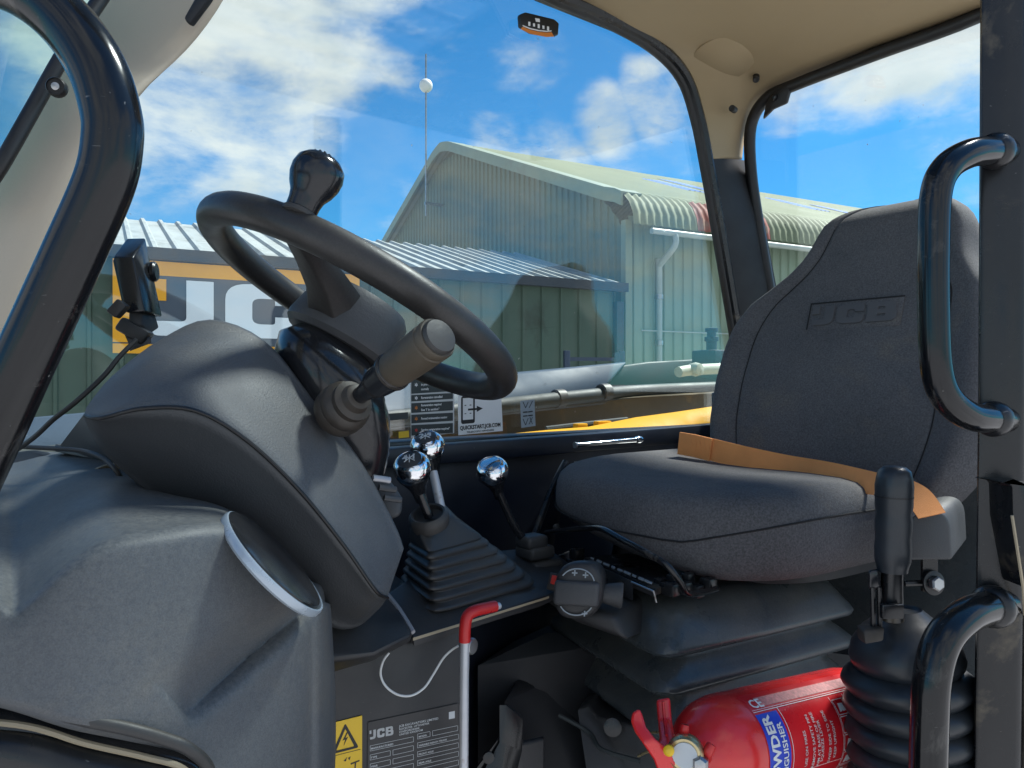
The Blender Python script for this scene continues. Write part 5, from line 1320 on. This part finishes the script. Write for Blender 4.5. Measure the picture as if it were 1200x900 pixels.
for x, s in ((.085, 'USE ON FIRES'), (.098, 'REMOVE SAFETY PIN'), (.107, 'AIM AT BASE OF FIRE'), (.113, 'SQUEEZE LEVER'), (.127, 'SWEEP SIDE TO SIDE'), (.136, 'KEEP UPRIGHT')):
    ctext(s, x, -.22 if len(s) < 14 else -.30, .0062, bold=.01, m='pale')
for k in range(5):                                  # pictogram boxes
    a0 = .55 - k * .34
    cline([(.152, a0), (.174, a0), (.174, a0 + .30), (.152, a0 + .30), (.152, a0)], .0008)
    for i in range(2):
        mb = MB().add([CYL(.156 + .006 * i, a0 + .05, .0013), CYL(.160 + .007 * i, a0 + .06, .0013), CYL(.166, a0 + .16 + .05 * i, .0013), CYL(.158, a0 + .22, .0013)], [(0, 1, 2, 3)]); mb.build('pictogram', 'white', lab, smooth=False)
for i, s in enumerate(('A', 'B', 'C')): ctext(s, .170, -.42 + .34 * i + .02, .013, bold=.03)
for x in (.182, .189, .196, .202): ctext('TEMPERATURE RANGE  20 TO 60', x, -.5, .0050, m='pale', bold=.01)
ctext('POWDER CO', .213, -.30, .0072, bold=.02)
# valve, gauge, levers
vo = fa - fx * .060
MB().lathe([(.016, -.015), (.018, -.010), (.018, .012), (.014, .016)], vo, fx, 24).build('neck', 'brass', ext)
gv = V(803, 884, .775); gvn = (Vector((-.30, -.90, .12))).normalized()
gau = MB().lathe([(.017, -.012), (.0185, -.008), (.0185, .002), (.016, .005), (.0155, .003), (.001, .003)], gv, gvn, 32).build('pressure_gauge', 'brass', ext)
MB().lathe([(.0125, .003), (.0125, .0045), (.001, .0045)], gv, gvn, 24).build('gauge_face', 'pale', gau)
MB().lathe([(.007, -.012), (.0085, -.008), (.0085, .003), (.006, .006), (.001, .007)], V(821, 895, .768), gvn, 6).build('valve_nut', 'steel', ext, sharp=20)
MB().tube([V(800, 905, .80), V(803, 884, .79)], .012, 16, 0).build('valve_body', 'steel', ext)
def lev_arm(rows, name):
    return MB().loft([[V(u0, v0, y - .006), V(u1, v1, y - .006), V(u1, v1, y + .012), V(u0, v0, y + .012)] for u0, v0, u1, v1, y in rows]).bevelled(.003, 3).build(name, 'red', ext)
lev_arm([(741, 835, 749, 830, .80), (739, 845, 753, 838, .798), (744, 858, 757, 852, .79), (754, 872, 768, 866, .78), (766, 890, 786, 880, .78), (775, 915, 800, 905, .78)], 'carry_handle')
lev_arm([(769, 820, 785, 817, .84), (771, 845, 787, 842, .83), (773, 866, 790, 862, .80), (766, 880, 795, 872, .785), (772, 900, 800, 900, .785)], 'squeeze_lever')
MB().tube([V(777, 822, .8255), V(779, 845, .8175), V(781, 862, .79)], .0016, 6, 3).build('lever_groove', 'redlabel', ext)
MB().lathe([(.0055, 0), (.0055, .003), (.003, .005), (.001, .005)], V(784, 879, .770), gvn, 14).build('safety_tag', 'yellow', ext)
MB().tube([V(800, 866, .79), V(802, 855, .785), V(803, 849, .785)], [.0048, .0048, .0040], 12, 4).build('strap_finger', 'redgrip', ext)
MB().tube([V(828, 889, .78), V(830, 880, .772), V(834, 872, .772)], [.0052, .0052, .0044], 12, 4).build('strap_finger', 'redgrip', ext)
MB().tube([V(748, 886, .85), V(765, 880, .83), V(790, 886, .81)], .0016, 8, 5).build('pin_wire', 'brass', ext)
MB().tube([V(760, 859, .83), V(775, 858, .81), V(790, 862, .80)], .0014, 8, 5).build('safety_pin', 'brass', ext)

# ---- park brake lever
pb = thing('park_brake', 'black park brake lever with ribbed rubber gaiter beside the door pillar', 'brake lever', V(1066, 930, .85))
gx = V(1064, 800, .85).x
gp_ = lambda v: V(1064, v, .85)
prof = []
def zz_(v): return (800 - v) / 900 * .85
rpx = lambda px: px / 900 * .85
P_ = [(8, 1010), (70, 1008)]
for k in range(7):
    vb = 985 - k * 29
    P_ += [(64, vb + 2), (72, vb - 6), (75, vb - 13), (72, vb - 20), (64, vb - 27)]
P_ += [(58, 782), (62, 776), (64, 768), (60, 752), (48, 735), (34, 724), (25, 716), (21, 712), (19, 716), (4, 716)]
bx = Vector((-.06, .02, 1)).normalized()
MB().lathe([(rpx(r_), zz_(v)) for r_, v in P_], V(1064, 800, .87), bx, 48).build('gaiter', 'gaiter', pb, sharp=70)
MB().tube([V(1044, 725, .845), V(1045, 690, .842), V(1046, 655, .84)], [.0135, .0115, .0112], 20, 3).build('shaft', 'frame', pb)
MB().lathe([(.0155, -.006), (.0165, 0), (.0185, .006), (.0188, .020), (.0180, .032), (.0190, .040), (.0190, .050), (.0180, .058), (.0192, .066), (.0192, .076), (.0196, .088), (.0190, .092), (.0185, .096), (.0165, .104), (.0115, .1085), (.001, .110)],
           V(1046, 663, .84), (V(1048, 567, .838) - V(1046, 663, .84)).normalized(), 40).build('grip', 'gaiter', pb, sharp=40)
MB().lathe([(.0196, .0755), (.0196, .0775)], V(1046, 663, .84), (V(1048, 567, .838) - V(1046, 663, .84)).normalized(), 40).build('grip_ring', 'seal', pb)
MB().loft([[V(1017, 668, .83), V(1030, 666, .83), V(1033, 690, .83), V(1018, 692, .83)], [V(1017, 668, .85), V(1030, 666, .85), V(1033, 690, .85), V(1018, 692, .85)]]).bevelled(.004, 3).build('release_catch', 'gloss', pb)
for u in (1022, 1030):
    MB().tube([V(u, 688, .832), V(u + 1, 720, .832), V(u + 1, 738, .835)], .0028, 8, 0).build('link_rod', 'frame', pb)
MB().prism([V(1012, 738, .825), V(1038, 736, .825), V(1036, 752, .82), V(1014, 756, .82)], Vector((0, .02, 0))).bevelled(.003).build('link_base', 'rust', pb)
MB().box(V(1045, 716, .825), (1, 0, 0), (0, 1, 0), Z, .012, .004, .008).bevelled(.002).build('clevis', 'frame', pb)
